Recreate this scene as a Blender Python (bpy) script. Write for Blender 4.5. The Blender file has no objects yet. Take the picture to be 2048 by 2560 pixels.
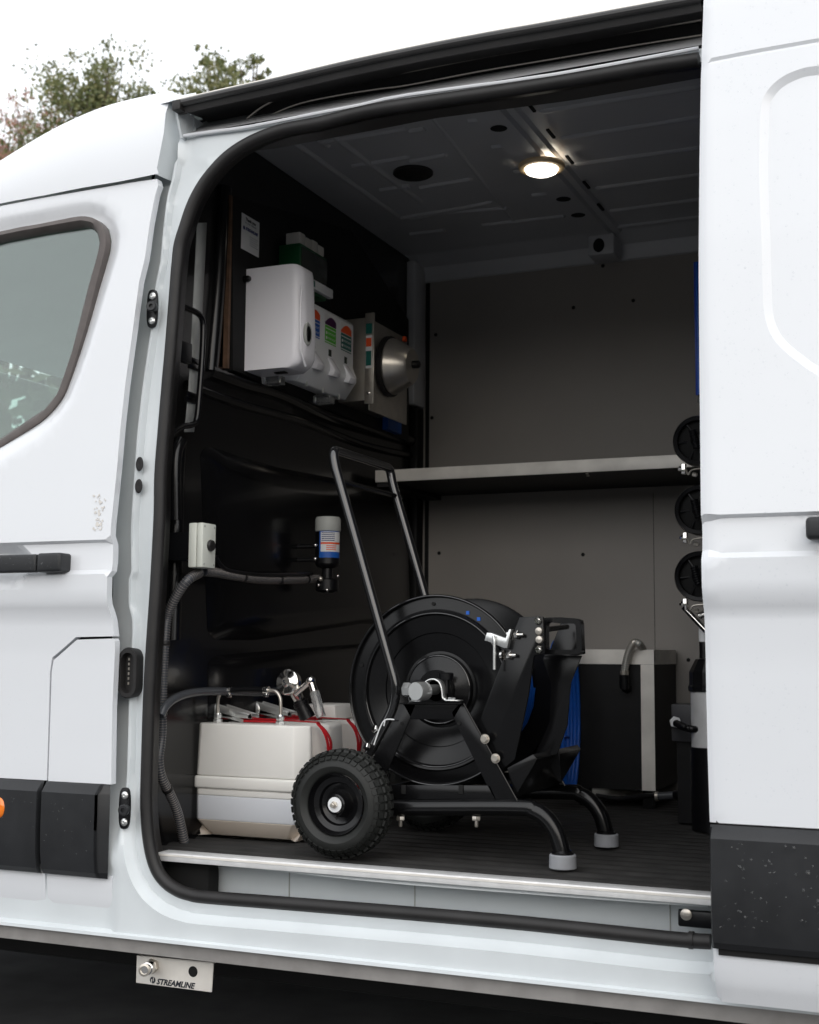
import bpy, bmesh, math, random
from mathutils import Vector, Matrix, noise
from mathutils.geometry import delaunay_2d_cdt
random.seed(7)
S = bpy.context.scene
COL = S.collection
R = math.radians

# ------------------------------------------------------------------ camera
F = 3300.0; CX = 1024.0; CY = 1280.0
yaw = math.atan(1426 / F); pit = math.atan(350 / F); roll = 0.007
CAM = Vector((0, -2.5, 1.08))
fw = Vector((-math.sin(yaw) * math.cos(pit), math.cos(yaw) * math.cos(pit), math.sin(pit)))
r0 = Vector((math.cos(yaw), math.sin(yaw), 0)); u0 = r0.cross(fw)
rt = r0 * math.cos(roll) + u0 * math.sin(roll); up = u0 * math.cos(roll) - r0 * math.sin(roll)
cd = bpy.data.cameras.new('camera'); cam = bpy.data.objects.new('camera', cd); COL.objects.link(cam)
cam.matrix_world = Matrix(((rt.x, up.x, -fw.x, CAM.x), (rt.y, up.y, -fw.y, CAM.y), (rt.z, up.z, -fw.z, CAM.z), (0, 0, 0, 1)))
cd.sensor_fit = 'VERTICAL'; cd.sensor_height = 36; cd.lens = F / 2560 * 36
cd.clip_start = 0.05; cd.clip_end = 500
cd.dof.use_dof = True; cd.dof.focus_distance = 2.95; cd.dof.aperture_fstop = 6.3
S.camera = cam

# ------------------------------------------------------------------ overcast sky
w = bpy.data.worlds.new('World'); S.world = w; w.use_nodes = True
nt = w.node_tree; nt.nodes.clear()
out = nt.nodes.new('ShaderNodeOutputWorld'); bg = nt.nodes.new('ShaderNodeBackground')
sky = nt.nodes.new('ShaderNodeTexSky'); sky.sky_type = 'NISHITA'; sky.sun_disc = False
sky.sun_elevation = R(25); sky.sun_rotation = R(150)
sky.air_density = 1.0; sky.dust_density = 4.0
mx = nt.nodes.new('ShaderNodeMixRGB'); mx.inputs['Fac'].default_value = 0.86
mx.inputs['Color2'].default_value = (11.3, 11.5, 11.8, 1)
nt.links.new(sky.outputs[0], mx.inputs['Color1']); nt.links.new(mx.outputs[0], bg.inputs['Color'])
bg.inputs['Strength'].default_value = 0.14
nt.links.new(bg.outputs[0], out.inputs['Surface'])
sd = bpy.data.lights.new('sun', 'SUN'); sd.energy = 1.5; sd.angle = R(110); sd.color = (1, .985, .96)
so = bpy.data.objects.new('sun', sd); COL.objects.link(so)
# sun stands behind the photographer's right shoulder, high in the cloud
sdir = Vector((math.cos(R(25)) * math.sin(R(150)), math.cos(R(25)) * math.cos(R(150)), math.sin(R(25))))
so.rotation_euler = sdir.to_track_quat('Z', 'Y').to_euler()
S.view_settings.view_transform = 'Standard'; S.view_settings.look = 'None'
S.view_settings.exposure = -0.02; S.view_settings.gamma = 1
S.render.engine = 'CYCLES'

# ------------------------------------------------------------------ helpers
def ray(px, py): return fw + rt * ((px - CX) / F) - up * ((py - CY) / F)
def _p(px, py, ax, v):
    d = ray(px, py); t = (v - CAM[ax]) / d[ax]; return CAM + d * t
def PX(px, py, x): return _p(px, py, 0, x)
def PY(px, py, y): return _p(px, py, 1, y)
def PZ(px, py, z): return _p(px, py, 2, z)
def project(p):
    d = p - CAM; z = d.dot(fw); return CX + F * d.dot(rt) / z, CY - F * d.dot(up) / z
def PYs(pts, y): return [PY(a, b, y) for a, b in pts]

WL = {}   # world location of each parent
def tag(o, label=None, cat=None, group=None, kind=None):
    if label: o['label'] = label
    if cat: o['category'] = cat
    if group: o['group'] = group
    if kind: o['kind'] = kind
    return o
def thing(name, label, cat, loc, group=None):
    o = bpy.data.objects.new(name, None); COL.objects.link(o); o.location = loc; o.empty_display_size = .05
    WL[o] = Vector(loc); return tag(o, label, cat, group)
def finish(name, vs, fs, m, parent=None, smooth=True, angle=35, bevel=0, bseg=2, solid=0):
    vs = [Vector(v) for v in vs]
    lo = Vector([min(v[i] for v in vs) for i in range(3)]); hi = Vector([max(v[i] for v in vs) for i in range(3)])
    c = (lo + hi) / 2
    me = bpy.data.meshes.new(name); me.from_pydata([v - c for v in vs], [], fs); me.update()
    bm = bmesh.new(); bm.from_mesh(me); bmesh.ops.recalc_face_normals(bm, faces=bm.faces)
    if bevel:
        es = [e for e in bm.edges if len(e.link_faces) == 2 and e.calc_face_angle(0) > R(30)]
        bmesh.ops.bevel(bm, geom=es, offset=bevel, segments=bseg, profile=.5, affect='EDGES', clamp_overlap=True)
    bm.to_mesh(me); bm.free()
    if smooth:
        me.polygons.foreach_set('use_smooth', [True] * len(me.polygons)); me.set_sharp_from_angle(angle=R(angle))
    for mm in (m if isinstance(m, (list, tuple)) else [m]): me.materials.append(mm)
    o = bpy.data.objects.new(name, me); COL.objects.link(o)
    if parent is not None:
        o.parent = parent; o.location = c - WL[parent]
    else: o.location = c
    WL[o] = c
    if solid:
        md = o.modifiers.new('solid', 'SOLIDIFY'); md.thickness = solid; md.offset = -1
    return o
class MB:
    def __init__(s): s.v = []; s.f = []
    def add(s, vs, fs):
        n = len(s.v); s.v += [Vector(v) for v in vs]; s.f += [tuple(i + n for i in f) for f in fs]; return s
    def box(s, a, b):
        x0, y0, z0 = a; x1, y1, z1 = b
        return s.add([(x0, y0, z0), (x1, y0, z0), (x1, y1, z0), (x0, y1, z0), (x0, y0, z1), (x1, y0, z1), (x1, y1, z1), (x0, y1, z1)],
                     [(0, 3, 2, 1), (4, 5, 6, 7), (0, 1, 5, 4), (1, 2, 6, 5), (2, 3, 7, 6), (3, 0, 4, 7)])
    def prism(s, poly, vec):
        poly = [Vector(p) for p in poly]; vec = Vector(vec); n = len(poly)
        return s.add(poly + [p + vec for p in poly], [tuple(range(n)), tuple(range(2 * n - 1, n - 1, -1))] + [(i, (i + 1) % n, n + (i + 1) % n, n + i) for i in range(n)])
    def tube(s, pts, r, seg=12, closed=False, cap=True, flat=1.0, nrm=None):
        pts = [Vector(p) for p in pts]; n = len(pts); rr = r if isinstance(r, (list, tuple)) else [r] * n
        tg = []
        for i in range(n):
            a = pts[(i - 1) % n] if (closed or i > 0) else pts[0]; b = pts[(i + 1) % n] if (closed or i < n - 1) else pts[-1]
            tg.append((b - a).normalized())
        u = Vector(nrm) if nrm else (Vector((0, 0, 1)) if abs(tg[0].z) < .9 else Vector((1, 0, 0)))
        vs = []
        for i in range(n):
            u = (u - tg[i] * u.dot(tg[i])).normalized(); v = tg[i].cross(u)
            for k in range(seg):
                a = 2 * math.pi * k / seg
                vs.append(pts[i] + (u * math.cos(a) * flat + v * math.sin(a)) * rr[i])
        fs = []
        for i in range(n if closed else n - 1):
            j = (i + 1) % n
            for k in range(seg):
                l = (k + 1) % seg; fs.append((i * seg + k, i * seg + l, j * seg + l, j * seg + k))
        if cap and not closed: fs += [tuple(range(seg - 1, -1, -1)), tuple(range((n - 1) * seg, n * seg))]
        return s.add(vs, fs)
    def lathe(s, prof, org, axis=(0, 1, 0), seg=48, cap=True, arc=None):
        org = Vector(org); ax = Vector(axis).normalized(); u = ax.orthogonal().normalized(); v = ax.cross(u)
        vs = []
        for r_, h in prof:
            for k in range(seg):
                a = 2 * math.pi * k / seg; vs.append(org + ax * h + (u * math.cos(a) + v * math.sin(a)) * max(r_, 1e-4))
        fs = []
        for i in range(len(prof) - 1):
            for k in range(seg):
                l = (k + 1) % seg; fs.append((i * seg + k, i * seg + l, (i + 1) * seg + l, (i + 1) * seg + k))
        if cap: fs += [tuple(range(seg - 1, -1, -1)), tuple(range((len(prof) - 1) * seg, len(prof) * seg))]
        return s.add(vs, fs)
    def sphere(s, c, r, seg=12, rings=7, sc=(1, 1, 1)):
        c = Vector(c); vs = []
        for i in range(rings + 1):
            t = math.pi * i / rings
            for k in range(seg):
                a = 2 * math.pi * k / seg
                vs.append(c + Vector((math.sin(t) * math.cos(a) * sc[0], math.sin(t) * math.sin(a) * sc[1], math.cos(t) * sc[2])) * r)
        return s.add(vs, [(i * seg + k, i * seg + (k + 1) % seg, (i + 1) * seg + (k + 1) % seg, (i + 1) * seg + k) for i in range(rings) for k in range(seg)])
    def hexa(s, c, ax, r, h):
        return s.lathe([(r * .9, 0), (r, h * .15), (r, h * .85), (r * .85, h)], c, ax, seg=6)
    def build(s, name, m, parent=None, **k): return finish(name, s.v, s.f, m, parent, **k)
def cat_(pts, n=8, closed=False):
    pts = [Vector(p) for p in pts]; N = len(pts); o = []
    for i in range(N if closed else N - 1):
        if closed: p0, p1, p2, p3 = pts[i - 1], pts[i], pts[(i + 1) % N], pts[(i + 2) % N]
        else: p0, p1, p2, p3 = pts[max(i - 1, 0)], pts[i], pts[i + 1], pts[min(i + 2, N - 1)]
        for k in range(n):
            t = k / n
            o.append(.5 * ((2 * p1) + (p2 - p0) * t + (2 * p0 - 5 * p1 + 4 * p2 - p3) * t * t + (3 * p1 - p0 - 3 * p2 + p3) * t ** 3))
    if not closed: o.append(pts[-1])
    return o
def fillet(pts, r, n=6):
    pts = [Vector(p) for p in pts]; o = [pts[0]]
    for i in range(1, len(pts) - 1):
        a, b, c = pts[i - 1], pts[i], pts[i + 1]; rr = min(r, (a - b).length * .49, (c - b).length * .49)
        p = b + (a - b).normalized() * rr; q = b + (c - b).normalized() * rr
        for k in range(n + 1):
            t = k / n; o.append(p * (1 - t) ** 2 + b * 2 * t * (1 - t) + q * t * t)
    return o + [pts[-1]]
def lerp(tb, x):
    if x <= tb[0][0]: return tb[0][1]
    for (a, p), (b, q) in zip(tb, tb[1:]):
        if x <= b: return p + (q - p) * (x - a) / (b - a) if b > a else q
    return tb[-1][1]
def sst(a, b, x):
    if a > b: return 1 - sst(b, a, x)
    t = min(1, max(0, (x - a) / (b - a))); return t * t * (3 - 2 * t)
def inside(p, poly):
    c = False; x, y = p; n = len(poly); j = n - 1
    for i in range(n):
        xi, yi = poly[i]; xj, yj = poly[j]
        if (yi > y) != (yj > y) and x < (xj - xi) * (y - yi) / (yj - yi) + xi: c = not c
        j = i
    return c
def dist(p, poly, closed=True):
    b = 1e9; n = len(poly); px, py = p
    for i in range(n if closed else n - 1):
        ax, ay = poly[i]; bx, by = poly[(i + 1) % n]; dx, dy = bx - ax, by - ay; L = dx * dx + dy * dy
        t = 0 if L == 0 else max(0, min(1, ((px - ax) * dx + (py - ay) * dy) / L))
        d = (px - ax - t * dx) ** 2 + (py - ay - t * dy) ** 2
        if d < b: b = d
    return math.sqrt(b)
def offset_line(ln, d):
    o = []
    for i in range(len(ln)):
        a = ln[max(i - 1, 0)]; b = ln[min(i + 1, len(ln) - 1)]; dx, dz = b[0] - a[0], b[1] - a[1]; L_ = math.hypot(dx, dz) or 1
        o.append((ln[i][0] - dz / L_ * d, ln[i][1] + dx / L_ * d))
    return o
def resample(poly, st, closed=True):
    o = []; n = len(poly)
    for i in range(n if closed else n - 1):
        a = poly[i]; b = poly[(i + 1) % n]; L = math.hypot(b[0] - a[0], b[1] - a[1]); k = max(1, int(math.ceil(L / st)))
        for q in range(k): o.append((a[0] + (b[0] - a[0]) * q / k, a[1] + (b[1] - a[1]) * q / k))
    if not closed: o.append(poly[-1])
    return o
def panel(name, outline, holes, yf, m, parent, step=.03, rows=(), thick=.02, angle=28, lines=(), colstep=None):
    """sheet in the XZ plane with holes; yf(x, z) gives its depth"""
    ol = resample(outline, step); hs = [resample(h, step * .6) for h in holes]
    V = []; E = []
    for lp in [ol] + hs:
        n0 = len(V); V += lp; n = len(lp); E += [(n0 + i, n0 + (i + 1) % n) for i in range(n)]
    for ln in lines:
        lp = resample(ln, step * .6, False); n0 = len(V); V += lp; E += [(n0 + i, n0 + i + 1) for i in range(len(lp) - 1)]
    xs = [p[0] for p in ol]; zs = [p[1] for p in ol]
    cs = colstep or step
    zl = sorted(rows); zz = list(zl); z = min(zs) + step
    while z < max(zs):
        if all(abs(z - q) > step * .4 for q in zl): zz.append(z)
        z += step
    allp = [ol] + hs + [resample(l, step * .6, False) for l in lines]
    for z in zz:
        x = min(xs) + cs * .5
        while x < max(xs):
            p = (x, z); x += cs
            if not inside(p, ol) or any(inside(p, h) for h in hs): continue
            if min(dist(p, q, i <= len(hs)) for i, q in enumerate(allp)) < step * .25: continue
            V.append(p)
    rv, re, rf, *_ = delaunay_2d_cdt([Vector(p) for p in V], E, [], 0, 1e-5)
    fs = []
    for f in rf:
        c = (sum(rv[i][0] for i in f) / len(f), sum(rv[i][1] for i in f) / len(f))
        if inside(c, ol) and not any(inside(c, h) for h in hs): fs.append(tuple(f))
    vs = [(p[0], yf(p[0], p[1]), p[1]) for p in rv]
    used = sorted({i for f in fs for i in f}); mp = {a: b for b, a in enumerate(used)}
    vs = [vs[i] for i in used]; fs = [tuple(mp[i] for i in f) for f in fs]
    # keep every face turned to the camera side (-Y)
    ff = []
    for f in fs:
        a, b, c = [Vector(vs[i]) for i in f[:3]]
        ff.append(f if (b - a).cross(c - a).y < 0 else tuple(reversed(f)))
    if thick:      # turned-in edge all round
        cnt = {}
        for f in ff:
            for i in range(len(f)):
                e = (f[i], f[(i + 1) % len(f)]); cnt[(min(e), max(e))] = None if (min(e), max(e)) in cnt else e
        mp2 = {}
        def bk(i):
            if i not in mp2: mp2[i] = len(vs); vs.append((vs[i][0], vs[i][1] + thick, vs[i][2]))
            return mp2[i]
        for e in list(cnt.values()):
            if e: ff.append((e[1], e[0], bk(e[0]), bk(e[1])))
    me = bpy.data.meshes.new(name); c = sum((Vector(v) for v in vs), Vector()) / len(vs)
    me.from_pydata([Vector(v) - c for v in vs], [], ff); me.update()
    me.polygons.foreach_set('use_smooth', [True] * len(me.polygons)); me.set_sharp_from_angle(angle=R(angle))
    me.materials.append(m); o = bpy.data.objects.new(name, me); COL.objects.link(o); o.parent = parent
    o.location = c - WL[parent]; WL[o] = c
    return o
FONT = None
def text(name, body, origin, xdir, ydir, size, m, parent, shear=0, bold=0, thick=.0004, align='LEFT'):
    cu = bpy.data.curves.new(name, 'FONT'); cu.body = body; cu.size = size; cu.shear = shear; cu.offset = bold; cu.extrude = thick
    cu.align_x = align; cu.resolution_u = 2
    t = bpy.data.objects.new(name, cu); me = bpy.data.meshes.new_from_object(t); bpy.data.objects.remove(t)
    x = Vector(xdir).normalized(); y = Vector(ydir); y = (y - x * y.dot(x)).normalized(); z = x.cross(y)
    vs = [Vector(origin) + x * v.co.x + y * v.co.y + z * v.co.z for v in me.vertices]
    fs = [tuple(p.vertices) for p in me.polygons]
    return finish(name, vs, fs, m, parent, smooth=False)

# ------------------------------------------------------------------ materials
def thin(name, tint, ior, rough, extra):
    m = bpy.data.materials.new(name); m.use_nodes = True; t = m.node_tree; t.nodes.clear()
    o = t.nodes.new('ShaderNodeOutputMaterial'); mx = t.nodes.new('ShaderNodeMixShader'); a = t.nodes.new('ShaderNodeBsdfTransparent'); b = t.nodes.new('ShaderNodeBsdfGlossy')
    fr = t.nodes.new('ShaderNodeFresnel'); ge = t.nodes.new('ShaderNodeNewGeometry'); mr = t.nodes.new('ShaderNodeMapRange'); mr.inputs[3].default_value = ior; mr.inputs[4].default_value = 1 / ior; t.links.new(ge.outputs['Backfacing'], mr.inputs[0]); t.links.new(mr.outputs[0], fr.inputs['IOR']); ad = t.nodes.new('ShaderNodeMath'); ad.operation = 'ADD'; ad.inputs[1].default_value = extra; ad.use_clamp = True
    a.inputs[0].default_value = (*tint, 1); b.inputs[0].default_value = (1, 1, 1, 1); b.inputs['Roughness'].default_value = rough
    t.links.new(fr.outputs[0], ad.inputs[0]); t.links.new(ad.outputs[0], mx.inputs[0]); t.links.new(a.outputs[0], mx.inputs[1]); t.links.new(b.outputs[0], mx.inputs[2]); t.links.new(mx.outputs[0], o.inputs[0]); return m
def mat(name, col, rough=.5, metal=0, coat=0, coatr=.05, bump=0, bscale=200, var=.08, vscale=6, trans=0, ior=1.45, rvar=0, sss=0, spec=.5, emit=None, es=0, drops=0, alpha=1):
    m = bpy.data.materials.new(name); m.use_nodes = True; t = m.node_tree; b = t.nodes['Principled BSDF']
    tc = t.nodes.new('ShaderNodeTexCoord')
    n = t.nodes.new('ShaderNodeTexNoise'); n.inputs['Scale'].default_value = vscale; n.inputs['Detail'].default_value = 6
    g = t.nodes.new('ShaderNodeNewGeometry'); t.links.new(g.outputs['Position'], n.inputs['Vector'])
    r = t.nodes.new('ShaderNodeValToRGB'); r.color_ramp.elements[0].position = .3; r.color_ramp.elements[1].position = .72
    c = Vector(col[:3])
    r.color_ramp.elements[0].color = (*(c * (1 - var)), 1); r.color_ramp.elements[1].color = (*(c * (1 + var)), 1)
    t.links.new(n.outputs['Fac'], r.inputs['Fac']); t.links.new(r.outputs[0], b.inputs['Base Color'])
    b.inputs['Roughness'].default_value = rough; b.inputs['Metallic'].default_value = metal
    b.inputs['Coat Weight'].default_value = coat; b.inputs['Coat Roughness'].default_value = coatr
    b.inputs['IOR'].default_value = ior; b.inputs['Transmission Weight'].default_value = trans
    b.inputs['Specular IOR Level'].default_value = spec; b.inputs['Alpha'].default_value = alpha
    if sss:
        b.inputs['Subsurface Weight'].default_value = sss; b.inputs['Subsurface Radius'].default_value = (.05, .05, .05); b.inputs['Subsurface Scale'].default_value = .3
    if rvar:
        n3 = t.nodes.new('ShaderNodeTexNoise'); n3.inputs['Scale'].default_value = vscale * 4; n3.inputs['Detail'].default_value = 8
        t.links.new(g.outputs['Position'], n3.inputs['Vector'])
        mr = t.nodes.new('ShaderNodeMapRange'); mr.inputs[3].default_value = max(0, rough - rvar); mr.inputs[4].default_value = rough + rvar
        t.links.new(n3.outputs['Fac'], mr.inputs[0]); t.links.new(mr.outputs[0], b.inputs['Roughness'])
    if bump:
        n2 = t.nodes.new('ShaderNodeTexNoise'); n2.inputs['Scale'].default_value = bscale; n2.inputs['Detail'].default_value = 4
        t.links.new(g.outputs['Position'], n2.inputs['Vector'])
        bp = t.nodes.new('ShaderNodeBump'); bp.inputs['Strength'].default_value = bump; bp.inputs['Distance'].default_value = .0006
        t.links.new(n2.outputs['Fac'], bp.inputs['Height']); t.links.new(bp.outputs[0], b.inputs['Normal'])
    if emit: b.inputs['Emission Color'].default_value = (*emit, 1); b.inputs['Emission Strength'].default_value = es
    return m
M = dict(
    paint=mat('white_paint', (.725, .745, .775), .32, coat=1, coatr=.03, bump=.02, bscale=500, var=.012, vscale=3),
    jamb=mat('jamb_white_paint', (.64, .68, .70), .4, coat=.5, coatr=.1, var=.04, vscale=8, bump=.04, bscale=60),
    mould=mat('black_moulding', (.016, .017, .019), .42, bump=.12, bscale=900, var=.2, vscale=9, rvar=.1),
    seal=mat('rubber_seal', (.014, .013, .013), .5, var=.3, vscale=14, bump=.1, bscale=120, rvar=.1),
    trim=mat('window_trim', (.10, .085, .08), .4, var=.15, vscale=30),
    blk=mat('gloss_black_steel', (.004, .004, .0045), .24, coat=.15, spec=.4, var=.2, vscale=4, bump=.03, bscale=12),
    blk2=mat('satin_black', (.005, .005, .006), .34, spec=.4, var=.25, vscale=12, rvar=.08),
    powder=mat('black_powder_coat', (.0045, .0045, .005), .22, var=.15, vscale=12, spec=.4),
    board=mat('black_board', (.007, .007, .0075), .55, spec=.3, var=.2, vscale=20, bump=.1, bscale=300),
    ply=mat('plywood_edge', (.10, .055, .032), .7, var=.35, vscale=40),
    ceil=mat('primed_ceiling', (.52, .525, .54), .38, var=.08, vscale=3, coat=.2, coatr=.2),
    wall=mat('grey_lining_board', (.31, .287, .265), .5, var=.10, vscale=2.2, rvar=.1, bump=.05, bscale=300),
    alu=mat('aluminium', (.74, .71, .66), .48, metal=.15, var=.14, vscale=12, rvar=.12, bump=.04, bscale=80),
    aluw=mat('bright_aluminium', (.80, .80, .80), .40, metal=.35, var=.10, vscale=26, rvar=.1),
    flange=mat('sill_flange_grey', (.26, .25, .24), .6, var=.15, vscale=20),
    gloss=mat('gloss_black_tube', (.012, .012, .013), .14, coat=1, coatr=.05, var=.1),
    chrome=mat('chrome', (.82, .80, .77), .12, metal=1, var=.05),
    zinc=mat('zinc_plate', (.74, .75, .74), .28, metal=.85, var=.05, vscale=20),
    steel=mat('brushed_steel', (.58, .54, .48), .30, metal=.8, var=.08, vscale=30, rvar=.06),
    floor=mat('floor_mat', (.026, .025, .024), .75, var=.35, vscale=14, bump=.6, bscale=420),
    tyre=mat('tyre_rubber', (.015, .016, .015), .5, spec=.4, var=.25, vscale=20, bump=.12, bscale=400, rvar=.08),
    white=mat('white_plastic', (.86, .85, .89), .24, var=.015, sss=.05),
    white2=mat('off_white_plastic', (.76, .77, .78), .34, var=.03),
    greyp=mat('grey_plastic', (.40, .41, .39), .45, var=.05),
    jbox=mat('junction_box_plastic', (.66, .68, .62), .5, var=.03),
    tank=mat('milky_polyethylene', (.80, .785, .75), .38, var=.03, vscale=5, sss=.35, bump=.03, bscale=40),
    tankw=mat('milky_tank_water', (.66, .68, .72), .36, var=.03, vscale=5, sss=.3),
    tankb=mat('milky_tank_bottom', (.70, .62, .54), .4, var=.05, vscale=5, sss=.3),
    red=mat('red_webbing', (.50, .012, .02), .6, var=.2, vscale=60, bump=.2, bscale=600),
    blue=mat('blue_hose', (.008, .10, .48), .38, var=.12, vscale=12),
    blue2=mat('blue_panel', (.006, .045, .36), .35, var=.1, vscale=5),
    clear=mat('clear_plastic', (.75, .76, .76), .12, trans=.85, var=.03),
    hose=mat('clear_spiral_hose', (.085, .09, .10), .25, trans=.3, var=.1, bump=0),
    hosew=mat('hose_spiral', (.24, .21, .19), .4, metal=.6, var=.1),
    grey_foot=mat('grey_rubber', (.30, .31, .33), .6, var=.08, vscale=30),
    orange=mat('amber_lens', (.85, .20, .01), .18, coat=1, var=.08),
    green=mat('green_plastic', (.006, .085, .028), .4, var=.1),
    smoke=mat('smoked_plastic', (.05, .055, .05), .2, var=.2, vscale=10),
    paper=mat('white_paper', (.72, .72, .72), .6, var=.02),
    ink=mat('dark_ink', (.02, .022, .03), .6, var=.05),
    inkg=mat('grey_ink', (.30, .31, .34), .6, var=.05),
    inkb=mat('navy_ink', (.02, .03, .14), .6, var=.05),
    lblue=mat('label_blue', (.012, .10, .42), .45, var=.05),
    lgreen=mat('label_green', (.10, .48, .035), .45, var=.05),
    ldgreen=mat('label_teal', (.008, .12, .10), .45, var=.05),
    lor=mat('label_orange', (.80, .09, .015), .45, var=.05),
    lpur=mat('label_purple', (.06, .012, .06), .45, var=.05),
    led=mat('lit_lens', (1, .95, .85), .4, emit=(1, .93, .80), es=5),
    ringm=mat('lamp_ring', (.80, .60, .36), .35, metal=.1, var=.05),
    glass=thin('tinted_glass', (.76, .85, .81), 1.5, .01, .075),
    drop=thin('water_drop', (.95, .955, .96), 1.18, .08, .0),
    dropd=thin('water_drop_on_black', (.9, .9, .9), 1.36, .03, .01),
    asphalt=mat('asphalt', (.098, .10, .104), .85, var=.25, vscale=5, bump=.8, bscale=160),
    residue=mat('sticker_residue', (.66, .635, .60), .8, var=.08, vscale=40),
    webbing=mat('pale_grey_strip', (.33, .34, .33), .5, var=.08, vscale=40),  # even pale grey of the strip beside the pillar
    liner=mat('cab_headliner', (.72, .75, .72), .8, var=.04),
    seatm=mat('seat_cloth', (.05, .055, .055), .8, var=.2, vscale=30),
    bark=mat('bark', (.10, .075, .055), .9, var=.3, vscale=20, bump=.5, bscale=40),
    under=mat('underbody_black', (.006, .006, .006), .9, var=.3, vscale=5),
    gutter=mat('roof_gutter_trim', (.035, .034, .034), .34, var=.2, vscale=10),
)
def leafmat(name, a, b, c):
    m = bpy.data.materials.new(name); m.use_nodes = True; t = m.node_tree; p = t.nodes['Principled BSDF']
    g = t.nodes.new('ShaderNodeNewGeometry'); r = t.nodes.new('ShaderNodeValToRGB'); e = r.color_ramp.elements
    e[0].color = (*a, 1); e[1].color = (*c, 1); k = e.new(.5); k.color = (*b, 1)
    t.links.new(g.outputs['Random Per Island'], r.inputs['Fac']); t.links.new(r.outputs[0], p.inputs['Base Color'])
    p.inputs['Roughness'].default_value = .6
    tr = t.nodes.new('ShaderNodeBsdfTranslucent'); t.links.new(r.outputs[0], tr.inputs['Color'])
    mxs = t.nodes.new('ShaderNodeMixShader'); mxs.inputs[0].default_value = .25
    t.links.new(p.outputs[0], mxs.inputs[1]); t.links.new(tr.outputs[0], mxs.inputs[2])
    t.links.new(mxs.outputs[0], t.nodes['Material Output'].inputs['Surface']); return m
M['leafg'] = leafmat('green_leaves', (.07, .095, .03), (.15, .17, .06), (.25, .23, .10))
M['leafr'] = leafmat('autumn_leaves', (.22, .10, .07), (.42, .21, .16), (.24, .20, .09))
M['leafd'] = leafmat('dark_leaves', (.025, .045, .02), (.05, .08, .03), (.09, .11, .05))

# ------------------------------------------------------------------ ground
g = MB(); N = 24
for i in range(N + 1):
    for j in range(N + 1):
        x = -120 + 240 * i / N; y = -120 + 240 * j / N; g.v.append(Vector((x, y, 0)))
g.f = [(i * (N + 1) + j, (i + 1) * (N + 1) + j, (i + 1) * (N + 1) + j + 1, i * (N + 1) + j + 1) for i in range(N) for j in range(N)]
tag(g.build('ground', M['asphalt'], smooth=False), kind='structure')

# ================================================================== THE VAN
van = thing('panel_van', 'white panel van with its side door slid open showing the equipment inside', 'van', (-1.5, 1.0, 0))
FL = .625; YW = 1.72; XB = -1.80; ZC = 2.46
def zd(py, px=1760, y=-.08): return PY(px, py, y).z
# shared side profile: height -> how far the skin stands out
prof = [(zd(2540), -.034), (zd(2506), -.024), (zd(2450), -.008), (zd(2376), -.002), (zd(2050), .004), (zd(1800), .001), (zd(1640), .000), (zd(1536), .004), (zd(1481), .022),
        (zd(1398), .023), (zd(1384), .0125), (zd(1299), .012), (zd(1291), .0235), (zd(1115), .019), (zd(860), .014), (zd(600), .008), (zd(300), -.004), (zd(150), -.012), (zd(0), -.022), (2.6, -.06)]
prof.sort()
rows = [p[0] for p in prof]

# ---- opening outline (seal centre line) and body frame
seal_px = [(1748, 150), (1600, 172), (1390, 208), (1200, 237), (1024, 262), (910, 281), (801, 308), (715, 324), (655, 344), (610, 366), (570, 394), (535, 430), (506, 469), (482, 516), (464, 569), (451, 612), (446, 655),
           (442, 700), (436, 780), (428, 880), (420, 970), (411, 1080), (403, 1185), (401, 1290), (392, 1465), (382, 1614), (375, 1744), (371, 1874), (368, 1985), (369, 2040), (373, 2090), (382, 2140), (396, 2178), (418, 2206), (448, 2226), (478, 2236), (520, 2243),
           (712, 2258), (1024, 2283), (1321, 2309), (1671, 2346), (1778, 2354)]
seal_w = [PY(a, b, .035) for a, b in seal_px]
open_poly = [(p.x, p.z) for p in seal_w]
XR = -.36
open_poly = [(XR, open_poly[0][1])] + open_poly + [(XR, open_poly[-1][1])]
edge_px = [(430, 240), (415, 279), (410, 332), (389, 439), (383, 455), (376, 480), (365, 554), (356, 640), (343, 703), (332, 814), (315, 955), (304, 1074), (297, 1178), (289, 1280), (286, 1317), (284, 1428), (277, 1443), (275, 1510), (284, 1547), (284, 1580), (283, 1600),
           (276, 1707), (275, 1955), (272, 2080), (270, 2300)]
edge_w = sorted([(PY(a, b, -.005).z, PY(a, b, -.005).x) for a, b in edge_px])
def xe(z): return lerp(edge_w, z)
flange_px = [(463, 338), (540, 327), (629, 315), (801, 281), (900, 262), (1024, 236), (1390, 185), (1748, 119)]
flange = [PY(a, b, .04) for a, b in flange_px]
ZS = .448
out_ = [(xe(2.36) + .012, 2.36), (flange[0].x, 2.36)] + [(flange[0].x, flange[0].z)] + [(p.x, p.z) for p in flange[1:]] + [(-.28, flange[-1].z), (-.28, ZS), (-3.2, ZS), (-3.2, .585), (-2.05, .585)]
for z in [.6, 1.0, 1.4, 1.8, 2.1, 2.28]: out_.append((xe(z) - .06, z))
op_s = resample(open_poly, .03)
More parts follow.
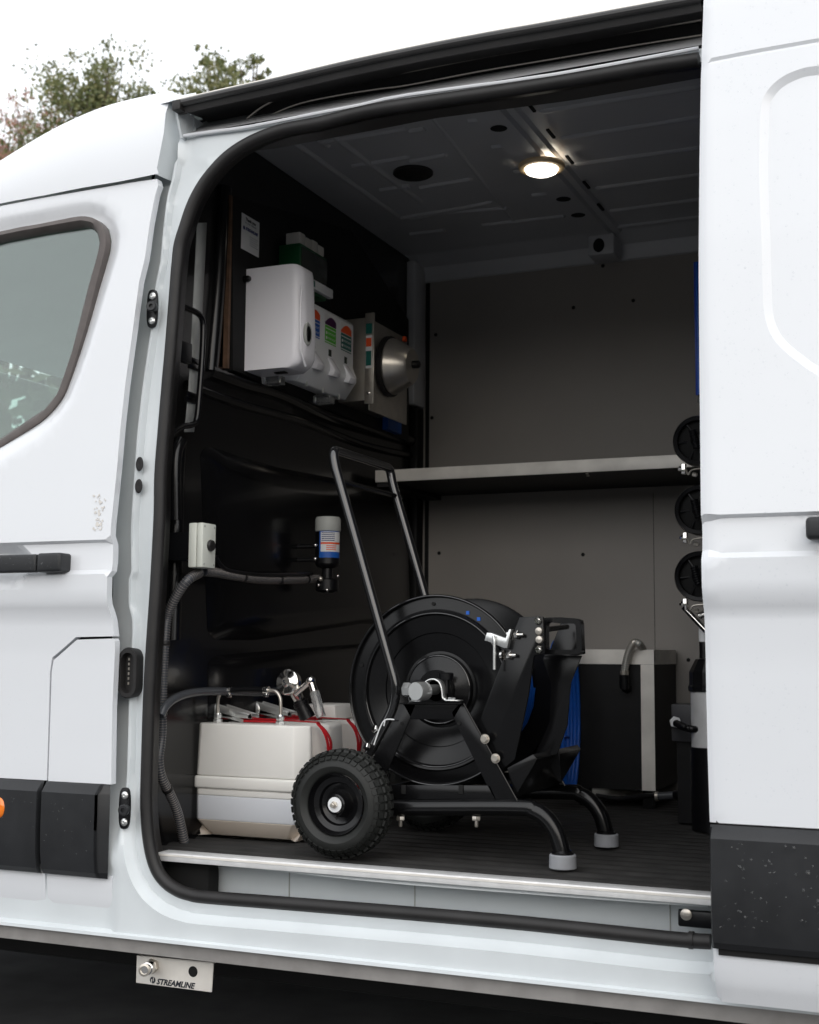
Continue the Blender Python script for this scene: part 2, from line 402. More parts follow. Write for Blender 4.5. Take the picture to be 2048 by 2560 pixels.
def frame_y(x, z):
    d = dist((x, z), op_s)
    pil = lerp([(0, .045), (.012, .034), (.020, .035), (.027, .050), (.060, .052)], d)
    de = x - xe(z)
    pil += sst(.030, .022, de) * -.012 + sst(.016, .004, de) * .034 if x < -1.4 else 0
    pil += .006 * math.sin(z * 7.3) * sst(.034, .05, d) * (1 if x < -1.4 else 0)
    if z > 2.2 and x > -1.66: pil = .045
    sil = lerp([(0, .045), (.012, .026), (.036, .031), (.052, .003), (.07, .004), (.2, .002)], d)
    if x < -1.8: sil = max(sil, .006)
    if de < 0 and z < .6: sil = max(sil, .012)
    k = sst(.60, .80, z)
    return sil * (1 - k) + pil * k
_sc = resample([(p.x, p.z) for p in cat_(seal_w, 3)], .015, False)
fr_lines = [[q for q in offset_line(_sc, -k) if (q[0] > xe(q[1]) + .004 or q[1] < .5) and q[0] < -.3 and q[1] > ZS + .004 and q[1] < 2.2] for k in (.012, .020, .027, .036, .052, .07)]
fr_lines += [[(xe(z_) + k, z_) for z_ in [.62 + 1.6 * t / 90 for t in range(91)] if dist((xe(z_) + k, z_), op_s) > .03] for k in (.004, .016, .022, .030)]
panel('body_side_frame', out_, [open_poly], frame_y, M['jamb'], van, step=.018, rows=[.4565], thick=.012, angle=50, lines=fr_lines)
# underside of the sill, facing the road, and its full run
sill = MB(); xs = [-3.2, -2.6, -2.1, -1.6, -1.0, -.4, .4, 1.2, 2.2]
pr = [(.012, .462), (-.004, .456), (-.005, .449), (.004, .4465), (.012, .4460)]
for x in xs:
    for y, z in pr: sill.v.append(Vector((x, y, z)))
n = len(pr); sill.f = [(i * n + j, i * n + j + 1, (i + 1) * n + j + 1, (i + 1) * n + j) for i in range(len(xs) - 1) for j in range(n - 1)]
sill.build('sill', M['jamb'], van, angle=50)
MB().box((-3.2, .0125, .416), (2.2, .016, .4455)).build('sill_flange', M['flange'], van)
MB().box((-3.2, .0165, .425), (2.2, .30, .43)).build('sill_underside', M['under'], van)
# seal
sl = MB().tube(cat_([p + Vector((0, -.002, 0)) for p in seal_w], 4), .0145, 12, flat=1.0)
sl.build('door_opening_seal', M['seal'], van, angle=60)
for a in (1671,):
    p = PY(1723, 2350, .033); q = PY(1735, 2351, .033)
    MB().tube([p, q], .0165, 16).build('seal_joint', M['seal'], van)
# inner reveal behind the seal (pillar and header)
rv = MB(); sw = cat_(seal_w[:33], 2)
for p in sw: rv.v += [Vector((p.x, .03, p.z)), Vector((p.x - .003, .075, p.z + .003))]
rv.f = [(2 * i, 2 * i + 1, 2 * i + 3, 2 * i + 2) for i in range(len(sw) - 1)]
rv.build('opening_reveal', M['blk2'], van, solid=.004)
# bright flange lip above the seal
fl = MB().tube([p + Vector((0, -.004, -.003)) for p in cat_(flange, 3)], .0045, 8); fl.build('flange_lip', M['paint'], van)

# ---- recess with the door rail
rail_px = [(442, 262), (560, 235), (700, 204), (860, 166), (1024, 131), (1200, 97), (1390, 64), (1570, 31), (1752, -2)]
railp = cat_([PY(a, b, .0) for a, b in rail_px], 3)
rb = MB()
top = railp; bot = [Vector((p.x, 0, lerp([(q.x, q.z) for q in flange], p.x))) for p in railp]
for i, p in enumerate(top):
    x = p.x
    rb.v += [Vector((x, .0, p.z - .003)), Vector((x, .008, p.z - .020)), Vector((x, .012, p.z - .020)), Vector((x, .016, p.z - .006)), Vector((x, .10, p.z + .008)), Vector((x, .17, p.z + .012)), Vector((x, .17, bot[i].z - .005)), Vector((x, .05, bot[i].z - .003))]
rb.f = [(8 * i + j, 8 * i + j + 1, 8 * i + j + 9, 8 * i + j + 8) for i in range(len(top) - 1) for j in range(7)]
rb.build('rail_recess', M['gutter'], van, angle=30)
ex = top[0].x
MB().prism([(ex - .002, .0, top[0].z), (ex - .002, .17, top[0].z), (ex - .002, .17, bot[0].z - .01), (ex - .002, .03, bot[0].z - .01)], (-.006, 0, 0)).build('recess_end_plate', M['jamb'], van)
MB().tube([p + Vector((0, -.004, 0)) for p in railp], .0085, 10).build('roof_gutter_rubber', M['gutter'], van)
MB().tube([p + Vector((0, .000, .0105)) for p in railp], .0035, 8).build('gutter_bright_bead', M['alu'], van)
MB().box((ex - .004, -.014, top[0].z - .018), (ex + .018, .02, top[0].z + .006)).build('gutter_end_cap', M['seal'], van, bevel=.002)
rpx = [(600, 333), (650, 292), (700, 265), (760, 243), (850, 224), (950, 208), (1024, 198), (1200, 164), (1400, 130), (1600, 96), (1755, 72)]
rw = cat_([PY(a, b, .11) for a, b in rpx], 4)
rr = MB(); h0 = .008
for p in rw: rr.v += [p + Vector((0, 0, .014)), p + Vector((0, 0, -.014)), p + Vector((0, .03, -.014)), p + Vector((0, .03, .014))]
rr.f = [(4 * i + j, 4 * i + (j + 1) % 4, 4 * i + 4 + (j + 1) % 4, 4 * i + 4 + j) for i in range(len(rw) - 1) for j in range(4)]
rr.build('door_guide_rail', M['seal'], van, bevel=0)
MB().tube([p + Vector((0, -.006, .016)) for p in rw], .003, 8).build('rail_upper_lip', M['steel'], van)
MB().tube([p + Vector((0, -.006, -.016)) for p in rw], .0022, 8).build('rail_lower_lip', M['steel'], van)

# ---- roof
# cab side above the door rising to the roof line
sil_px = [(-420, 700), (-250, 590), (-120, 505), (0, 432), (107, 357), (208, 298), (297, 262), (386, 240), (430, 232)]
low_px = [(-420, 600), (-250, 568), (-120, 540), (0, 509), (107, 489), (208, 469), (297, 454), (386, 436), (400, 433)]
U = [PY(a, b, .17) for a, b in sil_px]; L = [PY(a, b, .008) for a, b in low_px]
L[0] = Vector((L[0].x, .008, U[0].z - .02)); L[1] = Vector((L[1].x, .008, min(L[1].z, U[1].z - .08)))
edge_top = [PY(a, b, -.005) for a, b in [(430, 240), (415, 279), (410, 332), (399, 385), (389, 436)]]
U = cat_(U, 3); L = cat_(L, 3)
head_col = []; rs = MB(); nu = 12; KK = nu + 9
for i, (a, b) in enumerate(zip(L, U)):
    for j in range(nu + 1):
        t = j / nu
        c = Vector(((a.x * .25 + b.x * .75), -.004, a.z + (b.z - a.z) * .80))
        p = a * (1 - t) ** 2 + c * 2 * t * (1 - t) + b * t * t
        if i >= len(L) - 2:
            for _ in range(4):
                px, py = project(p); tx = lerp(sorted([(b_, a_) for a_, b_ in edge_px]), py); p.x = PY(tx, py, p.y).x if i == len(L) - 1 else PY(tx - 12, py, p.y).x
        if i == len(L) - 1: head_col.append(p.copy())
        rs.v.append(p)
    for j in range(16):
        t = (j + 1) / 8; y = b.y + (1.03 - b.y) * t
        rs.v.append(Vector((b.x, y, b.z + .10 * (1 - (1 - t) ** 2))))
    rs.v.append(Vector((a.x, 2.04, a.z)))
KN = nu + 18
rs.f = [(i * KN + j, i * KN + j + 1, (i + 1) * KN + j + 1, (i + 1) * KN + j) for i in range(len(L) - 1) for j in range(KN - 1)]
rs.build('cab_roof', M['paint'], van, angle=60)
# main roof from the gutter to the centre, then mirrored to the far side
ro = MB(); rz = [(-.004, -.004), (.006, .006), (.03, .016), (.06, .029), (.15, .069), (.3, .125), (.5, .152), (.7, .165), (1.03, .175), (1.4, .165), (1.8, .10), (2.04, .0), (2.06, -.03)]
rl = railp + [Vector((2.2, 0, railp[-1].z - .01))]
for ip, p in enumerate([rl[0]] + rl):
    for y, dz in rz:
        if ip == 0: ro.v.append(Vector((lerp([(.006, p.x), (.03, -1.72), (.06, -1.78), (.15, -1.83)], y), y, p.z + .010 + dz))); continue
        ro.v.append(Vector((p.x, y, p.z + .010 + dz)))
n = len(rz); ro.f = [(i * n + j, i * n + j + 1, (i + 1) * n + j + 1, (i + 1) * n + j) for i in range(len(rl)) for j in range(n - 1)]
ro.build('roof', M['paint'], van, angle=60)
# header strip joining cab side and pillar
hd = MB(); ew = head_col[::-1]
for p in ew:
    t = sst(2.36, 2.15, p.z); hd.v += [p + Vector((-.002, .001, 0)), Vector((p.x + .004, max(p.y + .02, .05), p.z)), Vector((p.x + .012, max(p.y + .03, .075), p.z)), Vector((p.x + .05, max(p.y + .03, .075), p.z))]
hd.f = [(4 * i + j, 4 * i + j + 1, 4 * i + 5 + j, 4 * i + 4 + j) for i in range(len(ew) - 1) for j in range(3)]
hd.build('pillar_head', M['jamb'], van, angle=50)

# ---- front door
win_o = [(-420, 660), (-300, 655), (0, 578), (93, 560), (178, 543), (211, 540), (237, 547), (256, 565), (263, 595), (260, 628), (237, 717), (215, 806), (193, 881), (174, 940), (156, 988), (130, 1025), (93, 1059), (0, 1118), (-250, 1270), (-420, 1300)]
win_i = [(-405, 690), (-290, 677), (0, 602), (111, 580), (208, 565), (230, 569), (243, 584), (248, 606), (243, 636), (223, 703), (178, 881), (159, 936), (141, 984), (111, 1022), (0, 1096), (-250, 1245), (-405, 1275)]
wo = [(PY(a, b, .0).x, PY(a, b, .0).z) for a, b in win_o]; wi = [(PY(a, b, .01).x, PY(a, b, .01).z) for a, b in win_i]
dtop = [(PY(a, b, 0).x, PY(a, b, 0).z) for a, b in [(382, 441), (320, 450), (200, 472), (100, 490), (0, 510), (-120, 541), (-250, 569)]]
doorR = [(xe(z), z) for z in [.57, .6, .78, .79, 1.0, 1.15, 1.205]]
dR2 = [(x, z) for z, x in edge_w if z > 1.16 and z < dtop[0][1] - .01]
flap_px = [(284, 1595), (190, 1597), (130, 1647), (125, 1682), (119, 1950)]
fp = [(PY(a, b, 0).x, PY(a, b, 0).z) for a, b in flap_px]
XD = -3.05; zb = .478; zm0 = PY(150, 1954, 0).z; zm1 = PY(200, 2190, 0).z
front_out = [(fp[0][0], fp[0][1] + .004)] + dR2 + dtop + [(-2.72, 2.12), (XD, 1.75), (XD, zm0), (fp[4][0] - .002, zm0 + .001)] + [(fp[3][0] - .003, fp[3][1]), (fp[2][0] - .003, fp[2][1] + .002), (fp[1][0] - .002, fp[1][1] + .004)]
def off(z): return lerp(prof, z)
bowl_c = PY(20, 1412, 0)
def door_y(x, z):
    y = -off(z) + .004
    d = dist((x, z), wo)
    if z > 1.3: y += .018 * sst(.045, .0, d) * (1.0 if not inside((x, z), wo) else 1)
    # scoop behind the handle
    e = math.hypot((x - bowl_c.x) / .085, (z - bowl_c.z) / .052)
    y += .035 * (1 - sst(.45, 1.0, e))
    if z > 1.22:
        y += .004 * math.sin((x + 2) * 3) * sst(1.22, 1.6, z)
    return y
_wc = resample([(v.x, v.z) for v in cat_([Vector((a, 0, b)) for a, b in wo], 3, True)], .015)
fd_lines = []
for k in (.006, .016, .03, .045):
    ln = [q for q in offset_line(_wc + [_wc[0], _wc[1]], k) if inside(q, front_out) and not inside(q, wo) and dist(q, front_out) > .006 and q[0] > -2.6]
    if len(ln) < 4: ln = [q for q in offset_line(_wc + [_wc[0], _wc[1]], -k) if inside(q, front_out) and not inside(q, wo) and dist(q, front_out) > .006 and q[0] > -2.6]
    run = []
    for q in ln:
        if run and math.hypot(q[0] - run[-1][0], q[1] - run[-1][1]) > .04:
            if len(run) > 1: fd_lines.append(run)
            run = []
        run.append(q)
    if len(run) > 1: fd_lines.append(run)
fd = panel('front_door', front_out, [wo], door_y, M['paint'], van, step=.022, rows=[z for z in rows if 0.8 < z < 2.3], thick=.02, angle=24, lines=fd_lines)
flap_out = [(fp[0][0] - .001, fp[0][1] - .001), (xe(1.1), 1.1), (xe(.95), .95), (xe(.79), zm0)] + [(fp[4][0] + .002, zm0), (fp[3][0] + .002, fp[3][1]), (fp[2][0] + .002, fp[2][1] - .003), (fp[1][0] + .001, fp[1][1] - .002)]
panel('filler_access_panel', flap_out, [], lambda x, z: -off(z) + .004, M['paint'], van, step=.025, rows=[z for z in rows if .8 < z < 1.2], thick=.018, angle=24)
# dark fillers behind the gaps
MB().box((XD, .03, .56), (xe(.9) - .035, .036, 1.22)).build('door_inner_skin', M['under'], van)
# lower white pieces and dark mouldings, split at the seam
sx = PY(110, 2230, 0).x; sx2 = PY(112, 2050, 0).x
for (x0, x1) in ((XD, sx - .003), (sx + .003, xe(.5))):
    panel('lower_door_skin', [(x0, zb + (0.004 if x0 == XD else -.006)), (x1, zb + (0.0 if x0 == XD else -.006)), (x1, zm1 + .004), (x0, zm1 + .004)], [], lambda x, z: -off(z) + .004, M['paint'], van, step=.03, rows=[z for z in rows if z < .6], thick=.018)
def moulding(x0, x1, yb, name='side_moulding', zt=zm0, z1=zm1, endR=True, xf=None):
    lv = [(zt, .000), (zt - .004, -.006), (zt - .020, -.020), (zt - .022, -.0215), (zt - .10, -.0215), (z1 + .05, -.0195), (z1 + .012, -.014), (z1, -.004), (z1 - .001, .01)]
    m = MB(); X = [x0, x0 + .004] + [x0 + (x1 - x0) * k / 10 for k in range(1, 10)] + [x1 - .026 if endR else x1 - .004, x1]
    for q, x in enumerate(X):
        s = (0.0 if endR and q else .35) if (q == 0 or (q == len(X) - 1)) else 1
        for z, y in lv:
            xx = x
            m.v.append(Vector((xx, yb + y * s, z)))
    n = len(lv); m.f = [(i * n + j, i * n + j + 1, (i + 1) * n + j + 1, (i + 1) * n + j) for i in range(len(X) - 1) for j in range(n - 1)]
    return m.build(name, M['mould'], van, angle=22)
moulding(XD, sx2 - .003, -.002, endR=False); moulding(sx2 + .003, xe(.7) - .001, -.002)
# amber side marker
p = PY(-2, 2019, -.022)
MB().sphere(p, .018, 20, 12, (1, .45, 1.35)).build('amber_marker', M['orange'], van)
MB().lathe([(.021, 0), (.022, .003), (.019, .006)], p + Vector((0, .004, 0)), (0, -1, 0), 28).build('marker_bezel', M['mould'], van)
# window trim and glass
wow = [Vector((x, .010, z)) for x, z in wo]; wiw = [Vector((x, .020, z)) for x, z in wi]
tr = MB(); A = cat_(wow, 3, True)
cen = sum(wow, Vector()) / len(wow)
B_ = []
wis = resample(wi, .01)
for a in A:
    q = min(wis, key=lambda t: (t[0] - a.x) ** 2 + (t[1] - a.z) ** 2); B_.append(Vector((q[0], .012, q[1])))
for a, b in zip(A, B_): tr.v += [a + Vector((0, .012, 0)), a + Vector((0, -.008, 0)), (a + b) / 2 + Vector((0, -.012, 0)), b, b + Vector((0, .02, 0))]
n = len(A); tr.f = [(5 * i + j, 5 * i + j + 1, 5 * ((i + 1) % n) + j + 1, 5 * ((i + 1) % n) + j) for i in range(n) for j in range(4)]
tr.build('window_trim', M['trim'], fd, angle=60)
gp = resample(wo, .05); m = MB(); m.prism([(x, .024, z) for x, z in wo], (0, .004, 0)); m.build('window_glass', M['glass'], fd, smooth=False)
# handle
hx0 = PY(-260, 1400, 0).x; h1 = PY(160, 1382, -.035); h2 = PY(160, 1430, -.035); hs_ = PY(99, 1400, -.035)
zt_, zb_ = h1.z, h2.z
MB().box((hx0, -.048, zb_), (hs_.x - .001, -.028, zt_ - .002)).build('door_handle', M['mould'], van, bevel=.006, bseg=4)
MB().box((hs_.x + .001, -.048, zb_), (h1.x, -.004, zt_)).build('handle_end_cap', M['mould'], van, bevel=.007, bseg=4)
MB().box((hx0, -.03, zb_), (hx0 + .04, .01, zt_)).build('handle_post', M['mould'], van, bevel=.004)
# patch of old sticker glue
pl = MB()
for k in range(46):
    cx, cy = 248 + random.gauss(0, 7), 1235 + 92 * random.random() ** 1.0
    if 1258 < cy < 1266 or 1288 < cy < 1294: continue
    if cy > 1270: cx -= 4
    p = PY(cx, cy, -.0195); rr_ = random.uniform(.0012, .0042); nn = 7
    base = len(pl.v)
    y = -off(p.z) + .004 - .0006
    pts = [Vector((p.x + math.cos(6.28 * q / nn) * rr_ * random.uniform(.5, 1.3), y, p.z + math.sin(6.28 * q / nn) * rr_ * random.uniform(.5, 1.5))) for q in range(nn)]
    pl.prism(pts, (0, .0004, 0))
o = pl.build('glue_residue', M['residue'], van, smooth=False); o['kind'] = 'stuff'

# ---- sliding door (slid back, standing outside the body side)
YD = -.08
sedge_px = [(1752, -60), (1752, 0), (1748, 178), (1747, 600), (1750, 850), (1752, 976), (1757, 1284), (1757, 1293), (1759, 1381), (1758, 1398), (1760, 1500), (1761, 1536), (1766, 1818), (1774, 2044)]
se = sorted([(PY(a, b, YD).z, PY(a, b, YD).x) for a, b in sedge_px])
XS = .86; szm0 = zd(2057, 1775); szm1 = zd(2371, 1781)
so_ = [(lerp(se, z), z) for z in [szm0 + .001, .9, 1.0, 1.1, 1.2, 1.25, 1.3, 1.33, 1.4, 1.6, 1.8, 2.0, 2.2, 2.3, 2.345]] + [(XS, 2.345), (XS, szm0 + .001)]
rec_px = [(2200, 160), (2048, 169), (1997, 178), (1950, 202), (1920, 237), (1911, 279), (1909, 415), (1912, 520), (1916, 600), (1920, 725), (1924, 788), (1939, 834), (1964, 867), (2005, 901), (2048, 931), (2200, 1020)]
rc = [(PY(a, b, YD).x, PY(a, b, YD).z) for a, b in rec_px]; rc = [(v.x, v.z) for v in cat_([Vector((q[0], 0, q[1])) for q in rc], 4)]
rc_poly = rc + [(.72, 1.5), (.78, 1.6), (.78, 2.15), (.70, 2.24), (.0, 2.24)]
grv = [(PY(a, b, YD).x, PY(a, b, YD).z) for a, b in [(1700, 160), (1752, 150), (1900, 121), (2048, 95)]]; grv.append((XS, grv[-1][1] + .005))
rcs = resample(rc_poly, .02)
def slide_y(x, z):
    y = YD - off(z)
    d = dist((x, z), rcs); ins = inside((x, z), rcs)
    if z > 1.4: y += .0075 * (sst(-.007, .007, d if ins else -d)) * 1.0
    if z > 2.1:
        dg = dist((x, z), grv, False); y += .004 * sst(.006, 0, dg)
    de = x - lerp(se, z); y += .006 * (1 - sst(0, .012, de))
    hb = PY(2060, 1320, YD); e = math.hypot((x - hb.x - .11) / .13, (z - hb.z) / .04)
    y += .02 * (1 - sst(.5, 1, e))
    return y
lines_s = [offset_line(resample(rc, .03, False)[:-3], k) for k in (-.0075, 0, .0075)] + [offset_line(resample(grv, .02, False), k) for k in (-.006, 0, .006)] + [[(lerp(se, z_) + k, z_) for z_ in [szm0 + .01 + (2.33 - szm0) * t / 60 for t in range(60)]] for k in (.006, .013)]
lines_s = [[q for q in l if lerp(se, q[1]) + .004 < q[0] < XS - .01] for l in lines_s]
panel('sliding_door', so_, [], slide_y, M['paint'], van, step=.024, rows=[z for z in rows if .8 < z < 2.33], thick=.035, angle=26, lines=lines_s)
se2 = sorted([(PY(a, b, YD).z, PY(a, b, YD).x) for a, b in [(1781, 2371), (1783, 2450), (1786, 2497)]])
zsb = zd(2513, 1795)
panel('sliding_door_lower_skin', [(lerp(se2, szm1), szm1), (lerp(se2, .5), .5), (lerp(se2, .48), zsb + .008), (lerp(se2, .48) + .010, zsb), (XS, zsb), (XS, szm1)], [], lambda x, z: YD - off(z) + .006 * (1 - sst(0, .01, x - lerp(se2, z))), M['paint'], van, step=.025, rows=[z for z in rows if z < .6], thick=.03)
moulding(PY(1774, 2200, YD - .02).x, XS, YD - .004, 'sliding_door_moulding', szm0 - .002, szm1 + .002, endR=False)
MB().box((lerp(se, .7) + .012, YD - .002, szm1 - .01), (XS, YD + .03, szm0 + .01)).build('sliding_door_inner_skin', M['under'], van)
a = PY(2016, 1294, YD - .03); b = PY(2016, 1352, YD - .03)
MB().box((a.x, YD - .052, b.z), (a.x + .22, YD - .024, a.z)).build('sliding_door_handle', M['mould'], van, bevel=.009, bseg=4)
MB().box((a.x + .004, YD - .03, b.z + .004), (a.x + .045, YD + .01, a.z - .004)).build('handle_post', M['mould'], van, bevel=.004)
# body behind the door, far side, rear, nose
MB().box((-.30, .02, .44), (2.2, .05, 2.36)).build('rear_side_panel', M['paint'], van, bevel=.004)
# rain drops: small domes on painted skins and mouldings
def drops(name, n, xr, zr, yf, rr, sc=1.0, cl=0, mt='drop'):
    m = MB(); k = 0
    while k < n:
        x = random.uniform(*xr); z = random.uniform(*zr)
        if noise.noise(Vector((x * 7, 3.1, z * 7))) * cl + random.random() < cl * .35: continue
        k += 1; r_ = random.uniform(*rr) * (1 if random.random() < .85 else 1.6); y = yf(x, z); s = random.uniform(.8, 1.3) * sc
        vs = []; 
        for t, h in ((1, 0), (.75, .35), (.3, .55)):
            for q in range(6): a = q * 1.0472; vs.append((x + math.cos(a) * r_ * t, y - h * r_, z + math.sin(a) * r_ * t * s))
        vs.append((x, y - .6 * r_, z))
        fs = [(i * 6 + q, i * 6 + (q + 1) % 6, i * 6 + 6 + (q + 1) % 6, i * 6 + 6 + q) for i in range(2) for q in range(6)] + [(12 + q, 12 + (q + 1) % 6, 18) for q in range(6)]
        m.add(vs, fs)
    o = m.build(name, M[mt], van, angle=80); o['kind'] = 'stuff'; return o
drops('rain_drops', 2600, (-.43, .1), (.82, 2.3), slide_y, (.0008, .0017), cl=.9)
drops('rain_drops', 110, (-.43, .1), (zsb + .01, szm1 - .01), lambda x, z: YD - off(z), (.0008, .0015))
drops('rain_drops', 220, (-.44, .1), (szm0 - .18, szm0 - .025), lambda x, z: YD - .0256, (.0009, .0030), 1.3, mt='dropd')
drops('rain_drops', 420, (-2.3, -1.95), (zm0 + .02, 1.5), door_y, (.0006, .0013), cl=.5)
drops('rain_drops', 40, (-2.14, -1.84), (zm1 + .05, zm0 - .03), lambda x, z: -.0235, (.001, .002), 1.3, mt='dropd')
drops('rain_drops', 60, (hx0 + .25, h1.x - .004), (zb_ + .008, zt_ - .006), lambda x, z: -.048, (.0009, .0018), mt='dropd')
gw = [p for p in wi]
def glassdrops():
    m = MB()
    for k in range(260):
        p = PY(random.uniform(0, 245), random.uniform(580, 1090), .024)
        if not inside((p.x, p.z), wi): continue
        r_ = random.uniform(.0006, .0014)
        m.sphere(p, r_, 6, 4, (1, .5, 1))
    o = m.build('rain_drops', M['drop'], fd, angle=80); o['kind'] = 'stuff'
glassdrops()

# ---- pillar hardware
def striker(pxc, pyc, y=.055):
    c = PY(pxc, pyc, y); y = min(frame_y(c.x + q, c.z + e) for q in (-.013, 0, .013) for e in (-.04, 0, .04)) - .0005; c = PY(pxc, pyc, y); h = .046; wd = .0145
    pts = []
    for k in range(24):
        a = 2 * math.pi * k / 24; ca, sa = math.cos(a), math.sin(a)
        pts.append(Vector((c.x + wd * (abs(ca) ** .6) * (1 if ca > 0 else -1), c.y, c.z + h * (abs(sa) ** .7) * (1 if sa > 0 else -1))))
    s = MB().prism(pts, (0, -.008, 0)).build('door_striker', M['blk2'], van, bevel=.0015)
    for dz in (.029, -.030):
        m = MB().lathe([(.0085, 0), (.0085, .003), (.006, .005), (.0035, .0055), (.0030, .003)], c + Vector((.003, -.008, dz)), (0, -1, 0), 16)
        m.build('bolt', M['zinc'], s)
    MB().lathe([(.009, 0), (.009, .014), (.0125, .015), (.0125, .024), (.010, .027), (.005, .027), (.004, .022)], c + Vector((.008, -.006, -.001)), (.25, -1, 0), 20).build('guide_pin', M['mould'], s)
striker(384, 773, .049); striker(315, 2020, .045)
for a, b in ((350, 1163), (348, 1218)):
    c = PY(a, b, .049); c.y = frame_y(c.x, c.z) - .0006; c.x = PY(a, b, c.y).x; m = MB().lathe([(.0, 0), (.0095, 0), (.0105, .0015), (.0095, .003), (.0065, .0035), (.0, .002)], c, (0, -1, 0), 24, cap=False)
    for v in m.v: v.z = c.z + (v.z - c.z) * 1.6
    m.build('rubber_plug', M['seal'], van)
c = PY(331, 1682, .045); m = MB()
def oval(c, w_, h_, y, n=32): 
    r_ = w_
    pts = []
    for k in range(n):
        a = 2 * math.pi * k / n; x = math.cos(a) * r_; z = math.sin(a) * r_ + (h_ - r_) * (1 if math.sin(a) > 0 else -1)
        pts.append(Vector((c.x + x, y, c.z + z)))
    return pts
rings = [(.026, .056, c.y + .01), (.027, .058, c.y - .016), (.0245, .055, c.y - .021), (.017, .046, c.y - .021), (.0155, .044, c.y - .004)]
n = 32
for a_, b_, y in rings: m.v += oval(c, a_, b_, y)
m.f = [(i * n + k, i * n + (k + 1) % n, (i + 1) * n + (k + 1) % n, (i + 1) * n + k) for i in range(len(rings) - 1) for k in range(n)] + [tuple(range(4 * n, 5 * n))]
cn = m.build('contact_housing', M['seal'], van, angle=40)
for k in range(6):
    MB().box((c.x - .008, c.y - .006, c.z + .028 - k * .011), (c.x - .0045, c.y - .0035, c.z + .034 - k * .011)).build('contact_pin', M['steel'], cn)
p = PY(1723, 2293, .10); q = PY(1720, 2294, .10)
br = MB().box((PY(1697, 2290, .10).x, .09, PY(1700, 2314, .10).z), (-.33, .105, PY(1700, 2272, .10).z)).build('door_stop_bracket', M['blk2'], van, bevel=.004)
MB().lathe([(.011, 0), (.011, .003), (.006, .005)], PY(1716, 2286, .09), (0, -1, 0), 16).build('bolt', M['steel'], br)

# ---- step well, scuff plate
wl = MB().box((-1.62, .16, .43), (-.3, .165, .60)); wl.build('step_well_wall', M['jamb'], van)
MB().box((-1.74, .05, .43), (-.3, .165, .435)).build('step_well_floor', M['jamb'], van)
MB().box((-1.76, .10, .436), (-1.605, .155, .606)).build('step_well_end', M['under'], van, bevel=.02)
for a in (723, 1037 * 1.0, 1674):
    x = PY(a, 2240, .16).x; MB().box((x, .157, .44), (x + .0016, .16, .59)).build('well_seam', M['greyp'], van)
XA = PY(397, 2130, .06).x
MB().box((XA, .055, .611), (-.28, .10, .6295)).build('scuff_plate', M['aluw'], van, bevel=.0012)
MB().box((XA + .002, .0535, .6225), (-.28, .055, .6265)).build('scuff_plate_groove', M['alu'], van)
lp = MB(); L1 = [(580, 2166), (700, 2178), (1024, 2212), (1771, 2268)]
lw = cat_([PY(a, b, .075) for a, b in L1], 4)
for p in lw: lp.v += [Vector((p.x, .073, min(.610, p.z + .014))), Vector((p.x, .072, p.z)), Vector((p.x, .16, p.z))]
lp.f = [(3 * i + j, 3 * i + j + 1, 3 * i + 4 + j, 3 * i + 3 + j) for i in range(len(lw) - 1) for j in range(2)]
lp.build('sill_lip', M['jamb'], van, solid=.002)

# ---- load floor with long ribs
fl_ = MB(); ny = 260; ys = [.10 + (YW - .10) * k / ny for k in range(ny + 1)]
xsf = [-1.80 + 3.9 * k / 20 for k in range(21)]
for x in xsf:
    for y in ys:
        fl_.v.append(Vector((x, y, .6200 + .0060 * max(-.5, min(.5, math.sin((y - .1) * 2 * math.pi / .062))) * (sst(.12, .16, y)))))
n = ny + 1; fl_.f = [(i * n + j, i * n + j + 1, (i + 1) * n + j + 1, (i + 1) * n + j) for i in range(20) for j in range(ny)]
fl_.build('load_floor', M['floor'], van, angle=50)
MB().box((-1.80, .17, .44), (2.2, 2.0, .60)).build('underfloor', M['under'], van)

# ---- bulkhead, linings
bw = MB().prism([(XB - .03, y, z) for y, z in [(.125, .60), (.125, 2.33), (.2, 2.385), (.32, 2.455), (YW + .05, 2.455), (YW + .05, .60)]], (.03, 0, 0)).build('bulkhead', M['blk'], van)
def ridge(pts, r_, m='blk', fl=1, name='bulkhead_pressing'):
    MB().tube(cat_([PX(a, b, XB + .002) for a, b in pts], 6), r_, 14, flat=fl).build(name, M[m], van)
ridge([(560, 470), (553, 560), (545, 700), (535, 820), (525, 930)], .022)
ridge([(520, 925), (600, 955), (700, 985), (820, 1040), (950, 1080), (1040, 1105)], .022)
ridge([(445, 1110), (440, 1200), (436, 1400), (430, 1600)], .022)
ridge([(470, 962), (600, 1010), (760, 1055), (900, 1110), (1030, 1140)], .012)
lows = [(530, 1150), (740, 1210), (900, 1240)]
sh = [(500, 1110), (700, 1170), (1020, 1230), (1030, 1560), (900, 1560), (640, 1600), (520, 1600)]
m = MB(); q = [PX(a, b, XB) for a, b in sh]; cc = sum(q, Vector()) / len(q)
m.v = [p + Vector((.001, 0, 0)) for p in q] + [cc + (p - cc) * .86 + Vector((.035, 0, 0)) for p in q]
n = len(q); m.f = [(i, (i + 1) % n, n + (i + 1) % n, n + i) for i in range(n)] + [tuple(range(n, 2 * n))]
m.build('bulkhead_bulge', M['blk'], van, bevel=.03, bseg=5, angle=60)
sh = [(520, 1640), (760, 1620), (1020, 1600), (1020, 1800), (760, 1880), (520, 1930)]
m = MB(); q = [PX(a, b, XB) for a, b in sh]; cc = sum(q, Vector()) / len(q)
m.v = [p + Vector((.001, 0, 0)) for p in q] + [cc + (p - cc) * .86 + Vector((.03, 0, 0)) for p in q]
n = len(q); m.f = [(i, (i + 1) % n, n + (i + 1) % n, n + i) for i in range(n)] + [tuple(range(n, 2 * n))]
